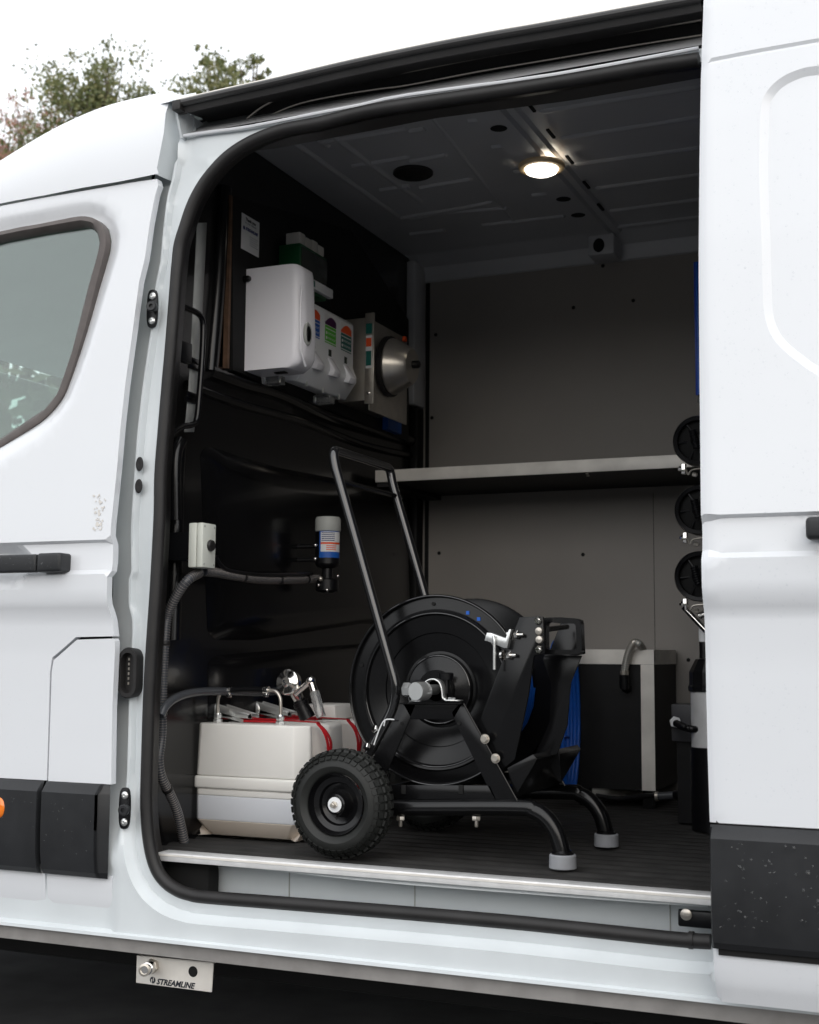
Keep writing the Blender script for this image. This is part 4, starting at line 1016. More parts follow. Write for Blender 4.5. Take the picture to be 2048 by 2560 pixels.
# ================================================================== WATER TANKS
tf = .335
TL = PY(463, 1950, tf).x; TR = PY(777, 1950, tf + .03).x
ZT = PY(600, 1811, tf).z
def tank(y0, y1):
    x0, x1, ztop, d = TL, TR, ZT, tk
    zb = FL + .002; H = ztop - zb; c = .030
    def ring(ins, z, c=c):
        a, b, e, f = x0 + ins, x1 - ins, y0 + ins, y1 - ins
        return [Vector(p) for p in [(a + c, e, z), (b - c, e, z), (b, e + c, z), (b, f - c, z), (b - c, f, z), (a + c, f, z), (a, f - c, z), (a, e + c, z)]]
    def lo(levels, name, m, bev):
        q = MB()
        for ins, z in levels: q.v += ring(ins, z)
        n = 8; q.f = [(i * n + j, i * n + (j + 1) % n, (i + 1) * n + (j + 1) % n, (i + 1) * n + j) for i in range(len(levels) - 1) for j in range(n)] + [tuple(range(n)), tuple(range((len(levels) - 1) * n, len(levels) * n))]
        return q.build(name, M[m], d, bevel=bev, bseg=3, angle=50)
    lo([(.034, zb), (.006, zb + H * .145)], 'base', 'tankb', .003)
    lo([(.006, zb + H * .146), (.005, zb + H * .36)], 'water_filled_part', 'tankw', .002)
    lo([(.005, zb + H * .361), (.005, zb + H * .42)], 'lower_wall', 'tank', .002)
    lo([(-.001, zb + H * .422), (-.001, zb + H * .532)], 'seam_band', 'tank', .006)
    lo([(.004, zb + H * .534), (.008, ztop)], 'upper_wall', 'tank', .012)
    return d
tf = .335
tk = thing('water_tank', 'milky white water tank with two red straps in its grooves, behind the cart wheel', 'tank', ((TL + TR) / 2, tf + .2, FL))
tank(tf, tf + .085); tank(tf + .105, tf + .255); tank(tf + .275, tf + .46)
def P3(a, b, y): return PY(a, b, y)
# raised filler on the last tank
q1 = PY(762, 1760, tf + .30); q2 = PY(841, 1760, tf + .30)
fl2 = MB().prism([(q1.x, tf + .30, ZT + .002), (q2.x, tf + .30, ZT + .002), (q2.x - .004, tf + .30, q1.z), (q1.x, tf + .30, q1.z)], (0, .13, 0)).build('tank_filler', M['tank'], bevel=.006)
tag(fl2, 'raised white filler block standing on the back of the tank', 'filler block')
# red straps in the gaps between the tanks
for i, (yc, lab) in enumerate(((tf + .095, 'red ratchet strap in the groove of the white tank nearer the door'), (tf + .265, 'red ratchet strap in the farther groove of the white tank'))):
    d = thing('ratchet_strap', lab, 'strap', (TR, yc, FL))
    m = MB()
    for s, yo in ((0, -.003), (1, .003)):
        pts = [Vector((TL - .012 + .002 * s, yc + yo, FL + .01)), Vector((TL - .012, yc + yo, ZT - .02)), Vector((TL + .02, yc + yo, ZT + .006 + .003 * s)), Vector((TR - .05, yc + yo, ZT + .006)), Vector((TR - .012, yc + yo, ZT - .002)), Vector((TR + .012 + .006 * s, yc + yo, ZT - .04)), Vector((TR + .014, yc + yo, ZT - .10)), Vector((TR + .014, yc + yo, FL + .02))]
        m.tube(cat_(pts, 6), .0075, 8, flat=.22, nrm=(1, 0, .01))
    m.build('webbing', M['red'], d)
    px_ = (540, 1795) if i == 0 else (640, 1795)
    c = Vector((PY(px_[0] + 25, 1795, yc).x, yc, ZT + .02))
    m = MB().lathe([(.018, -.02), (.021, -.018), (.021, -.012), (.012, -.01), (.012, .01), (.021, .012), (.021, .018), (.018, .02)], c + Vector((-.03, 0, .004)), (0, 1, 0), 20); m.build('ratchet_spool', M['zinc'], d)
    for s in (-.017, .017):
        MB().prism([c + Vector((-.045, s, .022)), c + Vector((-.02, s, .026)), c + Vector((.085, s, .000)), c + Vector((.085, s, -.010)), c + Vector((-.01, s, -.006)), c + Vector((-.045, s, .002))], (0, .002, 0)).build('ratchet_lever', M['zinc'], d, bevel=.0005)
        MB().prism([c + Vector((-.01, s, -.006)), c + Vector((.06, s, -.02)), c + Vector((.06, s, -.012)), c + Vector((-.01, s, .004))], (0, .002, 0)).build('ratchet_frame', M['zinc'], d)
    MB().tube([c + Vector((.08, -.017, -.005)), c + Vector((.08, .019, -.005))], .006, 12).build('ratchet_grip', M['zinc'], d)
    MB().box((c.x + .05, yc - .014, ZT + .001), (c.x + .16, yc + .016, ZT + .006)).build('loose_webbing', M['red'], d, bevel=.001)
# bent pipe fittings with a black link hose on the near tank
d = thing('tank_pipework', 'two bent metal pipes joined by a black hose on top of the white tank', 'pipework', PY(600, 1811, tf + .06))
yf_ = tf + .045
A_ = [PY(a, b, yf_) for a, b in [(545, 1806), (545, 1757), (548, 1740), (556, 1728), (573, 1726)]]
B2 = [PY(a, b, yf_) for a, b in [(701, 1808), (702, 1757), (698, 1739), (688, 1728), (666, 1725)]]
MB().tube(cat_(A_, 5), .0042, 12).build('bent_pipe', M['steel'], d); MB().tube(cat_(B2, 5), .0042, 12).build('bent_pipe', M['steel'], d)
MB().tube([A_[-1], (A_[-1] + B2[-1]) / 2 + Vector((0, 0, .002)), B2[-1]], .0075, 12).build('link_hose', M['blk2'], d)
for p in (A_[-1], B2[-1]):
    MB().lathe([(.009, -.007), (.0095, -.004), (.0095, .004), (.009, .007)], p, (1, 0, 0), 16).build('hose_clip', M['chrome'], d)
    MB().box((p.x - .005, p.y - .006, p.z - .017), (p.x + .005, p.y + .006, p.z - .008)).build('clip_screw', M['chrome'], d, bevel=.001)
for p in (A_[0], B2[0]):
    m = MB().hexa((p.x, p.y, ZT - .001), (0, 0, 1), .0115, .010); m.hexa((p.x, p.y, ZT + .010), (0, 0, 1), .0105, .010); m.lathe([(.008, 0), (.007, .004)], (p.x, p.y, ZT + .020), (0, 0, 1), 12); m.build('compression_nut', M['zinc'], d)
# chrome pump head
yp = tf + .16
c = PY(722, 1706, yp); d = thing('filler_cap_pump', 'round chrome filler head on a slanted black neck above the white tank', 'filler head', PY(770, 1790, yp))
nx = Vector((-.10, -1, .12))
MB().lathe([(.0, .014), (.012, .014), (.014, .0125), (.028, .012), (.033, .009), (.0335, .0), (.031, -.012), (.024, -.016)], c, nx, 36, cap=False).build('chrome_disc', M['chrome'], d)
text('maker_mark', 'S', c + nx.normalized() * .0145 + Vector((-.006, 0, -.010)), (1, 0, .3), (-.3, 0, 1), .020, M['ink'], d, bold=.0004)
b1 = PY(738, 1728, yp + .01); b2 = PY(748, 1750, yp + .02); b3 = PY(770, 1796, yp + .03)
MB().tube([c, b1, b2], [.018, .016, .014], 18).build('chrome_neck', M['chrome'], d)
MB().tube([b2, b2.lerp(b3, .1), b2.lerp(b3, .12), b2.lerp(b3, .3), b2.lerp(b3, .31), b3], [.0165, .0165, .020, .020, .018, .021], 18).build('black_neck', M['blk2'], d)
MB().tube([PY(738, 1736, yp), PY(776, 1702, yp)], .0075, 12).build('elbow_arm', M['chrome'], d)
e = PY(777, 1701, yp); MB().sphere(e, .0125, 16, 10).build('elbow', M['chrome'], d)
MB().tube([e, PY(786, 1728, yp)], .010, 14).build('elbow_drop', M['chrome'], d)
MB().tube([PY(786, 1728, yp), PY(793, 1755, yp), PY(803, 1792, yp)], .0125, 14).build('sight_tube', M['clear'], d)
# ================================================================== HOSE REEL CART
cart = thing('hose_reel_cart', 'black hose reel cart with two tyred wheels, tall push handle and blue hose', 'hose reel', PY(1080, 2100, .4).xy.to_3d() + Vector((0, 0, FL)))
YN = .245; YF2 = .60
def shift(p, y): return Vector((p.x, y, p.z))
def both(fn):
    for y in (YN, YF2): fn(y)
# discs
YD1 = .325; YD2 = .555
C1 = PY(1090, 1724, YD1); RD = (PY(1090, 1724, YD1) - PY(1090, 1486, YD1)).length
def discp(s): return [(.02, .000), (.12, .0), (.28, .012 * s), (.36, .016 * s), (.375, .026 * s), (.55, .030 * s), (.575, .020 * s), (.60, .009 * s), (.69, .004 * s), (.78, .001 * s), (.80, -.006 * s), (.83, -.007 * s), (.845, .0), (.965, .002 * s), (.975, -.006 * s), (.995, -.009 * s), (1.0, -.004 * s), (.995, .004 * s), (.96, .004 * s), (.84, .006 * s), (.6, .012 * s), (.3, .034 * s), (.02, .034 * s)]
for yv, s, nm in ((YD1, 1, 'reel_disc'), (YD2, -1, 'reel_disc')):
    dm = MB().lathe([(r_ * RD, h) for r_, h in discp(s)], (C1.x, yv, C1.z), (0, 1, 0), 96).build(nm, M['powder'], cart, angle=18)
    for k in range(5):
        a = R(72 * k + 20); MB().lathe([(.0045, 0), (.0045, .0012)], (C1.x + math.cos(a) * RD * .90, yv - .0008 * s, C1.z + math.sin(a) * RD * .9), (0, -s, 0), 10).build('disc_hole', M['under'], dm)
    for a in (57, 66):
        p = Vector((C1.x + math.cos(R(a)) * RD * .88, yv - .0008 * s, C1.z + math.sin(R(a)) * RD * .88))
        MB().box((p.x - .004, p.y - .0008, p.z - .004), (p.x + .004, p.y + .0002, p.z + .004)).build('disc_slot', M['blue'] if s == 1 else M['greyp'], dm)
for q_ in (.355, .58, .80, .985):  # added gloss rings that stand in for the highlight arcs on the disc
    h_ = lerp(sorted([(a_, b_) for a_, b_ in discp(1)[:16]]), q_)
    MB().tube([(C1.x + math.cos(R(5 * k)) * RD * q_, YD1 + h_ - .0012, C1.z + math.sin(R(5 * k)) * RD * q_) for k in range(72)], .0017, 8, closed=True, nrm=(0, 1, 0)).build('highlight_ring', M['gloss'], cart)
MB().lathe([(.045, 0), (.045, YD2 - YD1)], (C1.x, YD1, C1.z), (0, 1, 0), 32).build('drum', M['powder'], cart)
# wound hose: individual turns
hp = []
ro_ = .0078; n_l = int((YD2 - YD1 - .03) / (2 * ro_))
for lay, rad in enumerate((RD * .75, RD * .75 - 2 * ro_)):
    for k in range(n_l * 26 + 1):
        a = 2 * math.pi * k / 26; hp.append(Vector((C1.x + math.cos(a) * rad, YD1 + .022 + (k / 26) * 2 * ro_ if lay == 0 else YD2 - .022 - (k / 26) * 2 * ro_, C1.z + math.sin(a) * rad)))
MB().tube(hp, ro_, 8).build('wound_hose', M['blue'], cart, angle=80)
MB().lathe([(RD * .66, .046), (RD * .66, YD2 - YD1 - .046)], (C1.x, YD1, C1.z), (0, 1, 0), 64).build('wound_hose_core', M['blue'], cart)
# wheels
WC = PY(838, 2022, .15); RW = .119
def wheel(y):
    wc = Vector((WC.x, y, FL + RW + .001)); s = RW
    ty = MB().lathe([(.56 * s, .012), (.60 * s, .004), (.70 * s, -.003), (.82 * s, .000), (.90 * s, .008), (.95 * s, .02), (.965 * s, .038), (.95 * s, .056), (.90 * s, .068), (.8 * s, .074), (.6 * s, .070), (.55 * s, .062)], wc, (0, 1, 0), 72, cap=False)
    nb = 40
    for k in range(nb):
        a = 2 * math.pi * (k + .5 * 0) / nb
        def pt(r_, h, da): 
            aa = a + da; return Vector((wc.x + math.cos(aa) * r_ * s, wc.y + h, wc.z + math.sin(aa) * r_ * s))
        da = math.pi / nb * .80
        # shoulder lugs in two bands, then the running tread
        for r0_, r1_, h0_, h1_, o0, o1 in ((.82, .885, .0002, .0062, -.004, -.0028), (.90, .955, .007, .017, -.0035, -.003)):
            v = [pt(r0_, h0_, -da), pt(r0_, h0_, da), pt(r1_, h1_, da), pt(r1_, h1_, -da)]
            nv = [pt(r0_ + .01, h0_ + o0, -da * .92), pt(r0_ + .01, h0_ + o0, da * .92), pt(r1_ + .005, h1_ + o1, da * .92), pt(r1_ + .005, h1_ + o1, -da * .92)]
            ty.add(v + nv, [(4, 5, 6, 7), (0, 1, 5, 4), (1, 2, 6, 5), (2, 3, 7, 6), (3, 0, 4, 7)])
        for h0_, h1_, sh_ in ((.019, .034, 0), (.036, .041, .5), (.043, .058, 0)):
            dd = da * .9; so__ = sh_ * math.pi / nb
            v = [pt(.955, h0_, -dd + so__), pt(.955, h0_, dd + so__), pt(.955, h1_, dd + so__), pt(.955, h1_, -dd + so__)]
            nv = [pt(1.0, h0_ + .001, -dd * .9 + so__), pt(1.0, h0_ + .001, dd * .9 + so__), pt(1.0, h1_ - .001, dd * .9 + so__), pt(1.0, h1_ - .001, -dd * .9 + so__)]
            ty.add(v + nv, [(4, 5, 6, 7), (0, 1, 5, 4), (1, 2, 6, 5), (2, 3, 7, 6), (3, 0, 4, 7)])
    t = ty.build('tyre', M['tyre'], cart, angle=40)
    s_ = s
    rim = MB().lathe([(.57 * s, .006), (.555 * s, .004), (.535 * s, .010), (.50 * s, .018), (.40 * s, .021), (.37 * s, .028), (.26 * s, .034), (.22 * s, .026), (.20 * s, .022), (.19 * s, .006), (.165 * s, .003), (.15 * s, .006), (.14 * s, .02)], wc, (0, 1, 0), 56, cap=False)
    rm = rim.build('rim', M['blk'], cart, angle=30)
    MB().lathe([(.0165, .0), (.0165, -.002), (.004, -.002)], wc + Vector((0, .004, 0)), (0, 1, 0), 24).build('washer', M['white2'], rm)
    m = MB().hexa(wc + Vector((0, .002, 0)), (0, -1, 0), .008, .006); m.lathe([(.0048, 0), (.0048, .012), (.0035, .013)], wc, (0, -1, 0), 14); m.build('axle_nut', M['steel'], rm)
    MB().tube([wc + Vector((.0, .02, -.024)), wc + Vector((.003, .006, -.030))], .003, 8).build('valve', M['seal'], rm)
wheel(.145); wheel(.66)
MB().tube([(WC.x, .15, FL + RW), (WC.x, .72, FL + RW)], .0075, 14).build('axle', M['blk2'], cart)
# side frames
def side(y, near):
    T = .006
    q = lambda a, b: shift(PY(a, b, YN), y)
    z6 = lambda a, b: q(850 + a * .4058, 1480 + b * .4058)
    # A-frame: two legs, top cap and lower plate
    MB().prism([z6(385, 685), z6(470, 690), z6(440, 760), z6(300, 1085), z6(200, 1210), z6(110, 1190)], (0, T, 0)).build('frame_leg', M['powder'], cart, bevel=.001)
    MB().prism([z6(735, 685), z6(765, 690), z6(1095, 1285), z6(960, 1290), z6(905, 1190), z6(700, 780), z6(688, 740)], (0, T, 0)).build('frame_leg', M['powder'], cart, bevel=.001)
    MB().prism([z6(385, 683), z6(760, 683), z6(700, 785), z6(440, 785)], (0, T - .001, 0)).build('frame_cap', M['powder'], cart, bevel=.001)
    MB().prism([z6(383, 681), z6(762, 681), z6(762, 690), z6(383, 690)], (0, -.016, 0)).build('frame_cap_flange', M['powder'], cart)
    MB().prism([z6(180, 1188), z6(925, 1192), z6(965, 1278), z6(180, 1272)], (0, T - .002, 0)).build('frame_plate', M['powder'], cart, bevel=.001)
    MB().tube([z6(765, 688) + Vector((.0, -.002, 0)), z6(1095, 1285) + Vector((0, -.002, 0))], .0022, 8).build('leg_edge', M['powder'], cart)
    for a, b in ((395, 1188), (748, 1188)):
        p = z6(a, b); MB().box((p.x - .0055, y - .004, z6(a, 1245).z), (p.x + .0055, y - .0005, p.z)).build('plate_slot', M['under'], cart, bevel=.0015)
    for a, b in ((382, 810), (735, 810)):
        MB().lathe([(.004, 0), (.004, .001)], z6(a, b) + Vector((0, -.0005, 0)), (0, -1, 0), 12).build('frame_hole', M['under'], cart)
    # lower tube running back into a bent foot
    ft = [z6(-60, 1325), z6(370, 1328), z6(1080, 1328), z6(1190, 1348), z6(1270, 1400), z6(1325, 1480), z6(1352, 1560), z6(1368, 1640)]
    rr_ = .0185
    path = cat_(ft, 6); path[-1] = Vector((path[-1].x, y, FL + .03))
    MB().tube([p + Vector((0, .006, 0)) for p in path], rr_, 20).build('foot_tube', M['blk'], cart, angle=60)
    f = path[-1]
    MB().lathe([(.027, .002), (.0292, .004), (.0285, .030), (.0265, .032)], Vector((f.x, y + .006, FL)), (0, 0, 1), 36).build('foot_pad', M['grey_foot'], cart)
    MB().lathe([(.0235, .032), (.0235, .036), (.0195, .040)], Vector((f.x, y + .006, FL)), (0, 0, 1), 28).build('foot_collar', M['blk'], cart)
    # bolts under the tube
    for a in (368, 835):
        p = z6(a, 1370) + Vector((0, .006, -.004)); b = MB().hexa(p, (0, 0, -1), .0098, .010); b.lathe([(.0042, 0), (.0042, .022), (.003, .024)], p, (0, 0, -1), 10); b.build('frame_bolt', M['steel'], cart)
side(YN, True); side(YF2, False)
def n6(a, b, y): return PY(850 + a * .4058, 1480 + b * .4058, y)
for y in (YN,):
    for a, b in ((895, 905), (960, 1025)):
        p = n6(a, b, y - .004); m = MB().lathe([(.0105, 0), (.0105, .002)], p, (0, -1, 0), 20); m.hexa(p + Vector((0, -.002, 0)), (0, -1, 0), .0085, .007); m.build('arm_bolt', M['steel'], cart)
# cross members
for a, b in ((250, 1230), (1010, 1240)):
    p = shift(PY(850 + a * .4058, 1480 + b * .4058, YN), YN + .007); MB().box((p.x - .015, YN + .007, p.z - .012), (p.x + .015, YF2 - .001, p.z + .012)).build('cross_member', M['powder'], cart, bevel=.002)
pl0 = [n6(1000, 1075, YN), n6(1160, 1040, YN), n6(1100, 1250, YN)]
a = shift(n6(1010, 1090, YN), YN + .01); b = shift(n6(1085, 1040, YN), YN + .01)
MB().prism([n6(1030, 1085, YN + .007), n6(1190, 1000, YN + .007), n6(1215, 1030, YN + .007), n6(1080, 1262, YN + .007)], (0, YF2 - YN - .014, 0)).build('front_guard', M['powder'], cart, bevel=.001)
# swivel axle assembly
ax = Vector((C1.x, 0, C1.z))
MB().tube([(C1.x, YN - .015, C1.z), (C1.x, YF2 + .02, C1.z)], .012, 20).build('reel_shaft', M['zinc'], cart)
ca = n6(465, 612, YN - .055); cbb = n6(540, 612, YN - .035)
sw_ = MB().lathe([(.0195, 0), (.0205, .002), (.0205, .035), (.018, .037)], ca, (.25, 1, 0), 32); sw_.build('swivel_cap', M['zinc'], cart)
m = MB().tube([ca + Vector((.005, .02, 0)), Vector((C1.x - .008, YN - .035, ca.z + .002))], .0125, 18); m.build('swivel_elbow', M['zinc'], cart)
MB().hexa(Vector((C1.x - .030, YN - .035, C1.z + .002)), (1, 0, 0), .0165, .018).build('swivel_nut', M['zinc'], cart)
MB().lathe([(.022, 0), (.022, .02), (.017, .022)], (C1.x - .004, YN - .02, C1.z + .002), (0, 1, 0), 32).build('bearing', M['blk2'], cart)
ub = [n6(430, 678, YN - .018), n6(495, 676, YN - .018), n6(505, 655, YN - .018), n6(508, 590, YN - .018), n6(530, 550, YN - .018), n6(572, 537, YN - .018), n6(608, 555, YN - .018), n6(622, 600, YN - .018), n6(626, 655, YN - .018), n6(645, 672, YN - .018), n6(735, 674, YN - .018)]
m = MB(); pb = fillet(ub, .01, 4)
for p in pb: m.v += [p, p + Vector((0, .024, 0))]
m.f = [(2 * i, 2 * i + 1, 2 * i + 3, 2 * i + 2) for i in range(len(pb) - 1)]
m.build('bearing_clamp', M['zinc'], cart, solid=.003, angle=50)
for a in (462, 690): MB().hexa(n6(a, 672, YN - .008) , (0, 0, 1), .009, .008).build('clamp_bolt', M['zinc'], cart)
# brake knob behind the clamp
p = n6(655, 540, YD1 - .03); MB().lathe([(.008, -.03), (.008, 0), (.016, .0), (.017, .014), (.014, .016)], p, (0, 0, 1), 20).build('brake_knob', M['blk2'], cart)
# push handle: a U of tube
hb = [PY(922, 1884, YN + .01), PY(962, 1812, YN + .01), PY(986, 1765, YN + .01), PY(990, 1712, YN + .01), PY(890, 1350, YN + .01), PY(838, 1165, YN + .01), PY(843, 1128, YN + .01)]
YH2 = .585
top_n = hb[-1]; 
far = [Vector((p.x, YH2, p.z)) for p in hb]
path = fillet(hb[:-1] + [Vector((top_n.x - .012, YN + .012, top_n.z + .004)), Vector((top_n.x - .012, YH2, top_n.z + .004))] + far[:-1][::-1], .035, 7)
MB().tube(path, .0115, 16).build('push_handle', M['gloss'], cart, angle=70)
p = PY(925, 1198, YH2 - .02); 
MB().tube([Vector((hb[5].x + .012, YN + .02, hb[5].z - .035)), Vector((hb[5].x + .012, YH2, hb[5].z - .035))], .006, 10).build('handle_brace', M['powder'], cart)
for t in (.0,):
    for a, b in ((943, 1824), (922, 1868)):
        p = PY(a, b, YN - .004); MB().hexa(p, (-.5, -.6, .3), .0095, .010).build('handle_bolt', M['chrome'], cart)
m = MB().tube(cat_([PY(a, b, YN - .012) for a, b in [(935, 1862), (950, 1820), (963, 1800), (986, 1799)]], 5), .0016, 6); m.tube([PY(963, 1800, YN - .012), PY(960, 1815, YN - .012)], .0014, 6); m.build('loose_cable_tie', M['white2'], cart)
# hose guide arm: wide slanted plate
arm = [n6(1112, 155, YN + .015), n6(1255, 152, YN + .015), n6(1268, 380, YN + .015), n6(1200, 392, YN + .015), n6(1165, 640, YN + .015), n6(1083, 1030, YN + .015), n6(1010, 1090, YN + .015), n6(930, 985, YN + .015), n6(845, 850, YN + .015), n6(1000, 440, YN + .015)]
ar = MB().prism([p + Vector((0, -.006, 0)) for p in arm], (0, .008, 0)).build('guide_arm', M['powder'], cart, bevel=.0015)
MB().prism([shift(p, YF2 - .03) for p in arm], (0, .006, 0)).build('guide_arm', M['powder'], cart, bevel=.0015)
for a, b in ((1225, 175), (1228, 240), (1230, 293), (1230, 355)):
    p = n6(a, b, YN + .008); m = MB().lathe([(.0092, 0), (.0092, .002), (.0075, .005), (.0, .006)], p, (0, -1, 0), 20, cap=False)
    if b in (175, 355): m = MB().hexa(p, (0, -1, 0), .0088, .008); m.lathe([(.004, 0), (.004, .012), (.003, .013)], p, (0, -1, 0), 10)
    m.build('arm_bolt', M['steel'] if b not in (175, 355) else M['chrome'], ar)
for a, b in ((1080, 262), (1035, 388)):
    p = n6(a, b, YN + .004); m = MB().hexa(p, (1, -.35, 0), .0095, .009); m.lathe([(.0042, 0), (.0042, .022), (.003, .023)], p, (1, -.35, 0), 10)
    m.lathe([(.011, -.016), (.011, -.010)], p, (1, -.35, 0), 16); m.build('arm_bolt', M['chrome'], ar)
# latch
la = [n6(890, 300, YN - .006), n6(905, 250, YN - .006), n6(930, 252, YN - .006), n6(1020, 285, YN - .006), n6(1040, 232, YN - .006), n6(1053, 228, YN - .006), n6(1030, 345, YN - .006), n6(1010, 345, YN - .006), n6(905, 302, YN - .006)]
MB().prism(la, (0, .02, 0)).build('latch_bracket', M['zinc'], ar, bevel=.001)
MB().tube(fillet([n6(945, 270, YN - .012), n6(952, 300, YN - .013), n6(952, 478, YN - .013)], .004), .0034, 12).build('latch_pin', M['zinc'], ar)
# hose guide loop: rounded square tube ring, spanning the reel
yl_ = YN + .06
lo_pts = [n6(1262, 170, yl_), n6(1480, 178, yl_), n6(1487, 372, yl_), n6(1262, 372, yl_)]
lpx = fillet([(lo_pts[0] + lo_pts[1]) / 2] + [lo_pts[1], lo_pts[2], lo_pts[3], lo_pts[0]] + [(lo_pts[0] + lo_pts[1]) / 2], .012, 6)
m = MB(); pr_ = [(-.010, -.013), (.008, -.013), (.008, .013), (-.010, .013)]
cc = (lo_pts[0] + lo_pts[2]) / 2
for p in lpx:
    r_ = (p - cc); r_.y = 0; r_.normalize()
    for a, b in pr_: m.v.append(p + r_ * a * .75 + Vector((0, b, 0)))
n = len(lpx); m.f = [(4 * i + j, 4 * i + (j + 1) % 4, 4 * i + 4 + (j + 1) % 4, 4 * i + 4 + j) for i in range(n - 1) for j in range(4)]
m.build('hose_guide_loop', M['blk'], ar, angle=50)
MB().tube([n6(1275, 230, yl_ + .06), n6(1400, 215, yl_ + .22)], .006, 8).build('guide_roller', M['powder'], ar)
a = n6(1275, 360, YN + .03)
MB().prism([n6(1262, 385, YN + .1), n6(1490, 392, YN + .1), n6(1420, 560, YN + .1), n6(1400, 820, YN + .1), n6(1340, 995, YN + .1), n6(1190, 1030, YN + .1), n6(1290, 800, YN + .1), n6(1300, 560, YN + .1), n6(1250, 420, YN + .1)], (0, .006, 0)).build('front_shield', M['powder'], cart, bevel=.001)
MB().prism([n6(1275, 1030, YN + .16), n6(1345, 985, YN + .16), n6(1365, 1170, YN + .16), n6(1340, 1165, YN + .16)], (0, .006, 0)).build('far_stay', M['powder'], cart)

# ================================================================== FAR SIDE THINGS
# shelf
sf = 1.29; zt6 = 1.655; zb6 = 1.617
d = thing('wall_shelf', 'black shelf with a bright aluminium front edge along the far wall', 'shelf', (-1.2, YW, zb6))
MB().box((-1.755, sf + .006, zb6 + .002), (1.2, YW - .002, zt6 - .002)).build('shelf_board', M['board'], d)
MB().box((-1.757, sf - .002, zb6), (1.2, sf + .0045, zt6)).build('edge_trim', M['alu'], d, bevel=.001)
MB().box((-1.755, sf + .01, zb6 - .014), (-1.70, YW - .01, zb6 + .0015)).build('bracket', M['blk2'], d)
for a, b in ((1468, 1183), (1470, 1188)):
    MB().lathe([(.005, 0), (.005, .003)], PZ(a, b, zb6), (0, 0, -1), 10).build('screw', M['steel'], d)
# equipment box with aluminium corner trims
yb_ = 1.40
bx0 = PY(1430, 1800, yb_).x; bx1 = PY(1637, 1800, yb_).x; bz1 = PY(1600, 1627, yb_).z; bz0 = PY(1606, 1976, yb_).z
d = thing('equipment_case', 'tall black case with wide aluminium edge trims standing against the far wall', 'case', (bx0, yb_, bz0))
MB().box((bx0, yb_, bz0), (bx1, YW - .02, bz1)).build('body', M['board'], d)
hh = bz1 - PY(1600, 1661, yb_).z; ww = bx1 - PY(1604, 1800, yb_).x
MB().box((bx0, yb_ - .003, bz1 - hh), (bx1 + .003, yb_ - .0005, bz1 + .002)).build('top_trim', M['alu'], d)
MB().box((bx1 + .0005, yb_ - .003, bz1 - hh), (bx1 + .003, YW - .02, bz1 + .002)).build('top_trim', M['alu'], d)
MB().box((bx1 - ww, yb_ - .0035, bz0), (bx1 + .0005, yb_ - .0005, bz1 - hh - .0005)).build('corner_trim', M['alu'], d)
MB().box((bx0, yb_ - .003, bz1 + .002), (bx1 + .003, YW - .02, bz1 + .0035)).build('lid_trim', M['alu'], d)
for x in (bx0 + .03, bx1 - .03): MB().box((x - .015, yb_ + .03, FL), (x + .015, yb_ + .06, bz0)).build('foot', M['blk2'], d)
# braided drain hose curling over the case
d = thing('braided_hose', 'grey braided hose curling over the top edge of the black case', 'hose', PY(1562, 1690, yb_ - .03))
pth = cat_([PY(a, b, yb_ - .03) for a, b in [(1561, 1682), (1566, 1652), (1574, 1625), (1586, 1607), (1598, 1610)]] + [PY(1608, 1624, yb_ + .03)], 6)
MB().tube(pth, .0105, 14).build('hose_wall', M['greyp'], d)
m = MB()
for k in range(1, len(pth) - 1): m.lathe([(.0105, -.002), (.0115, 0), (.0105, .002)], pth[k], (pth[k + 1] - pth[k]).normalized(), 14, cap=False)
m.build('braid_rings', M['steel'], d)
MB().lathe([(.013, -.006), (.0135, .006)], pth[0], (0, 0, 1), 16).build('end_ring', M['steel'], d)
MB().tube([pth[0] + Vector((0, 0, -.007)), pth[0] + Vector((.0, .0, -.04)), pth[0] + Vector((.0, .028, -.045))], .015, 14).build('elbow', M['blk2'], d)
# hose coil leaning behind the case
cx_ = PY(1418, 1800, yb_ + .05)
d = thing('hose_coil', 'coil of blue hose squeezed between the reel cart and the black case', 'hose coil', (bx0 - .03, yb_ + .1, FL))
cc = Vector((PY(1490, 1795, yb_ - .09).x, yb_ - .09, PY(1440, 1795, yb_ - .09).z))
hR = .26
m = MB()
for k in range(5):
    pts = [Vector((bx0 + .001 + .016 - .034 * .5 + math.cos(0) * 0 + (-.022 + .011 * k), cc.y + math.cos(6.2832 * q / 40) * .085, cc.z + math.sin(6.2832 * q / 40) * (hR - .035))) for q in range(40)]
    m.tube(pts, .0062, 8, closed=True)
m.build('turns', M['blue'], d)
for z in (-.06, -.13): MB().box((bx0 - .045, cc.y - .095, cc.z + z), (bx0 + .02, cc.y + .0, cc.z + z + .006)).build('cable_tie', M['blue2'], d)
# pipe run along the floor
d = thing('drain_pipe', 'thin pipe with metal fittings along the floor under the black case', 'pipe', PY(1600, 1990, 1.33))
MB().tube([PY(1490, 1990, 1.33), PY(1545, 1998, 1.33), PY(1610, 1990, 1.33), PY(1735, 1984, 1.30)], .008, 10).build('black_pipe', M['blk2'], d)
MB().tube([PY(1640, 1991, 1.30), PY(1690, 1988, 1.30)], .0115, 14).build('sleeve', M['hose'], d)
MB().tube([PY(1639, 1991, 1.30), PY(1646, 1991, 1.30)], .0135, 14).build('pipe_fitting', M['steel'], d)
MB().tube([PY(1690, 1988, 1.28), PY(1738, 1978, 1.24)], .014, 14).build('sleeve', M['blk2'], d)
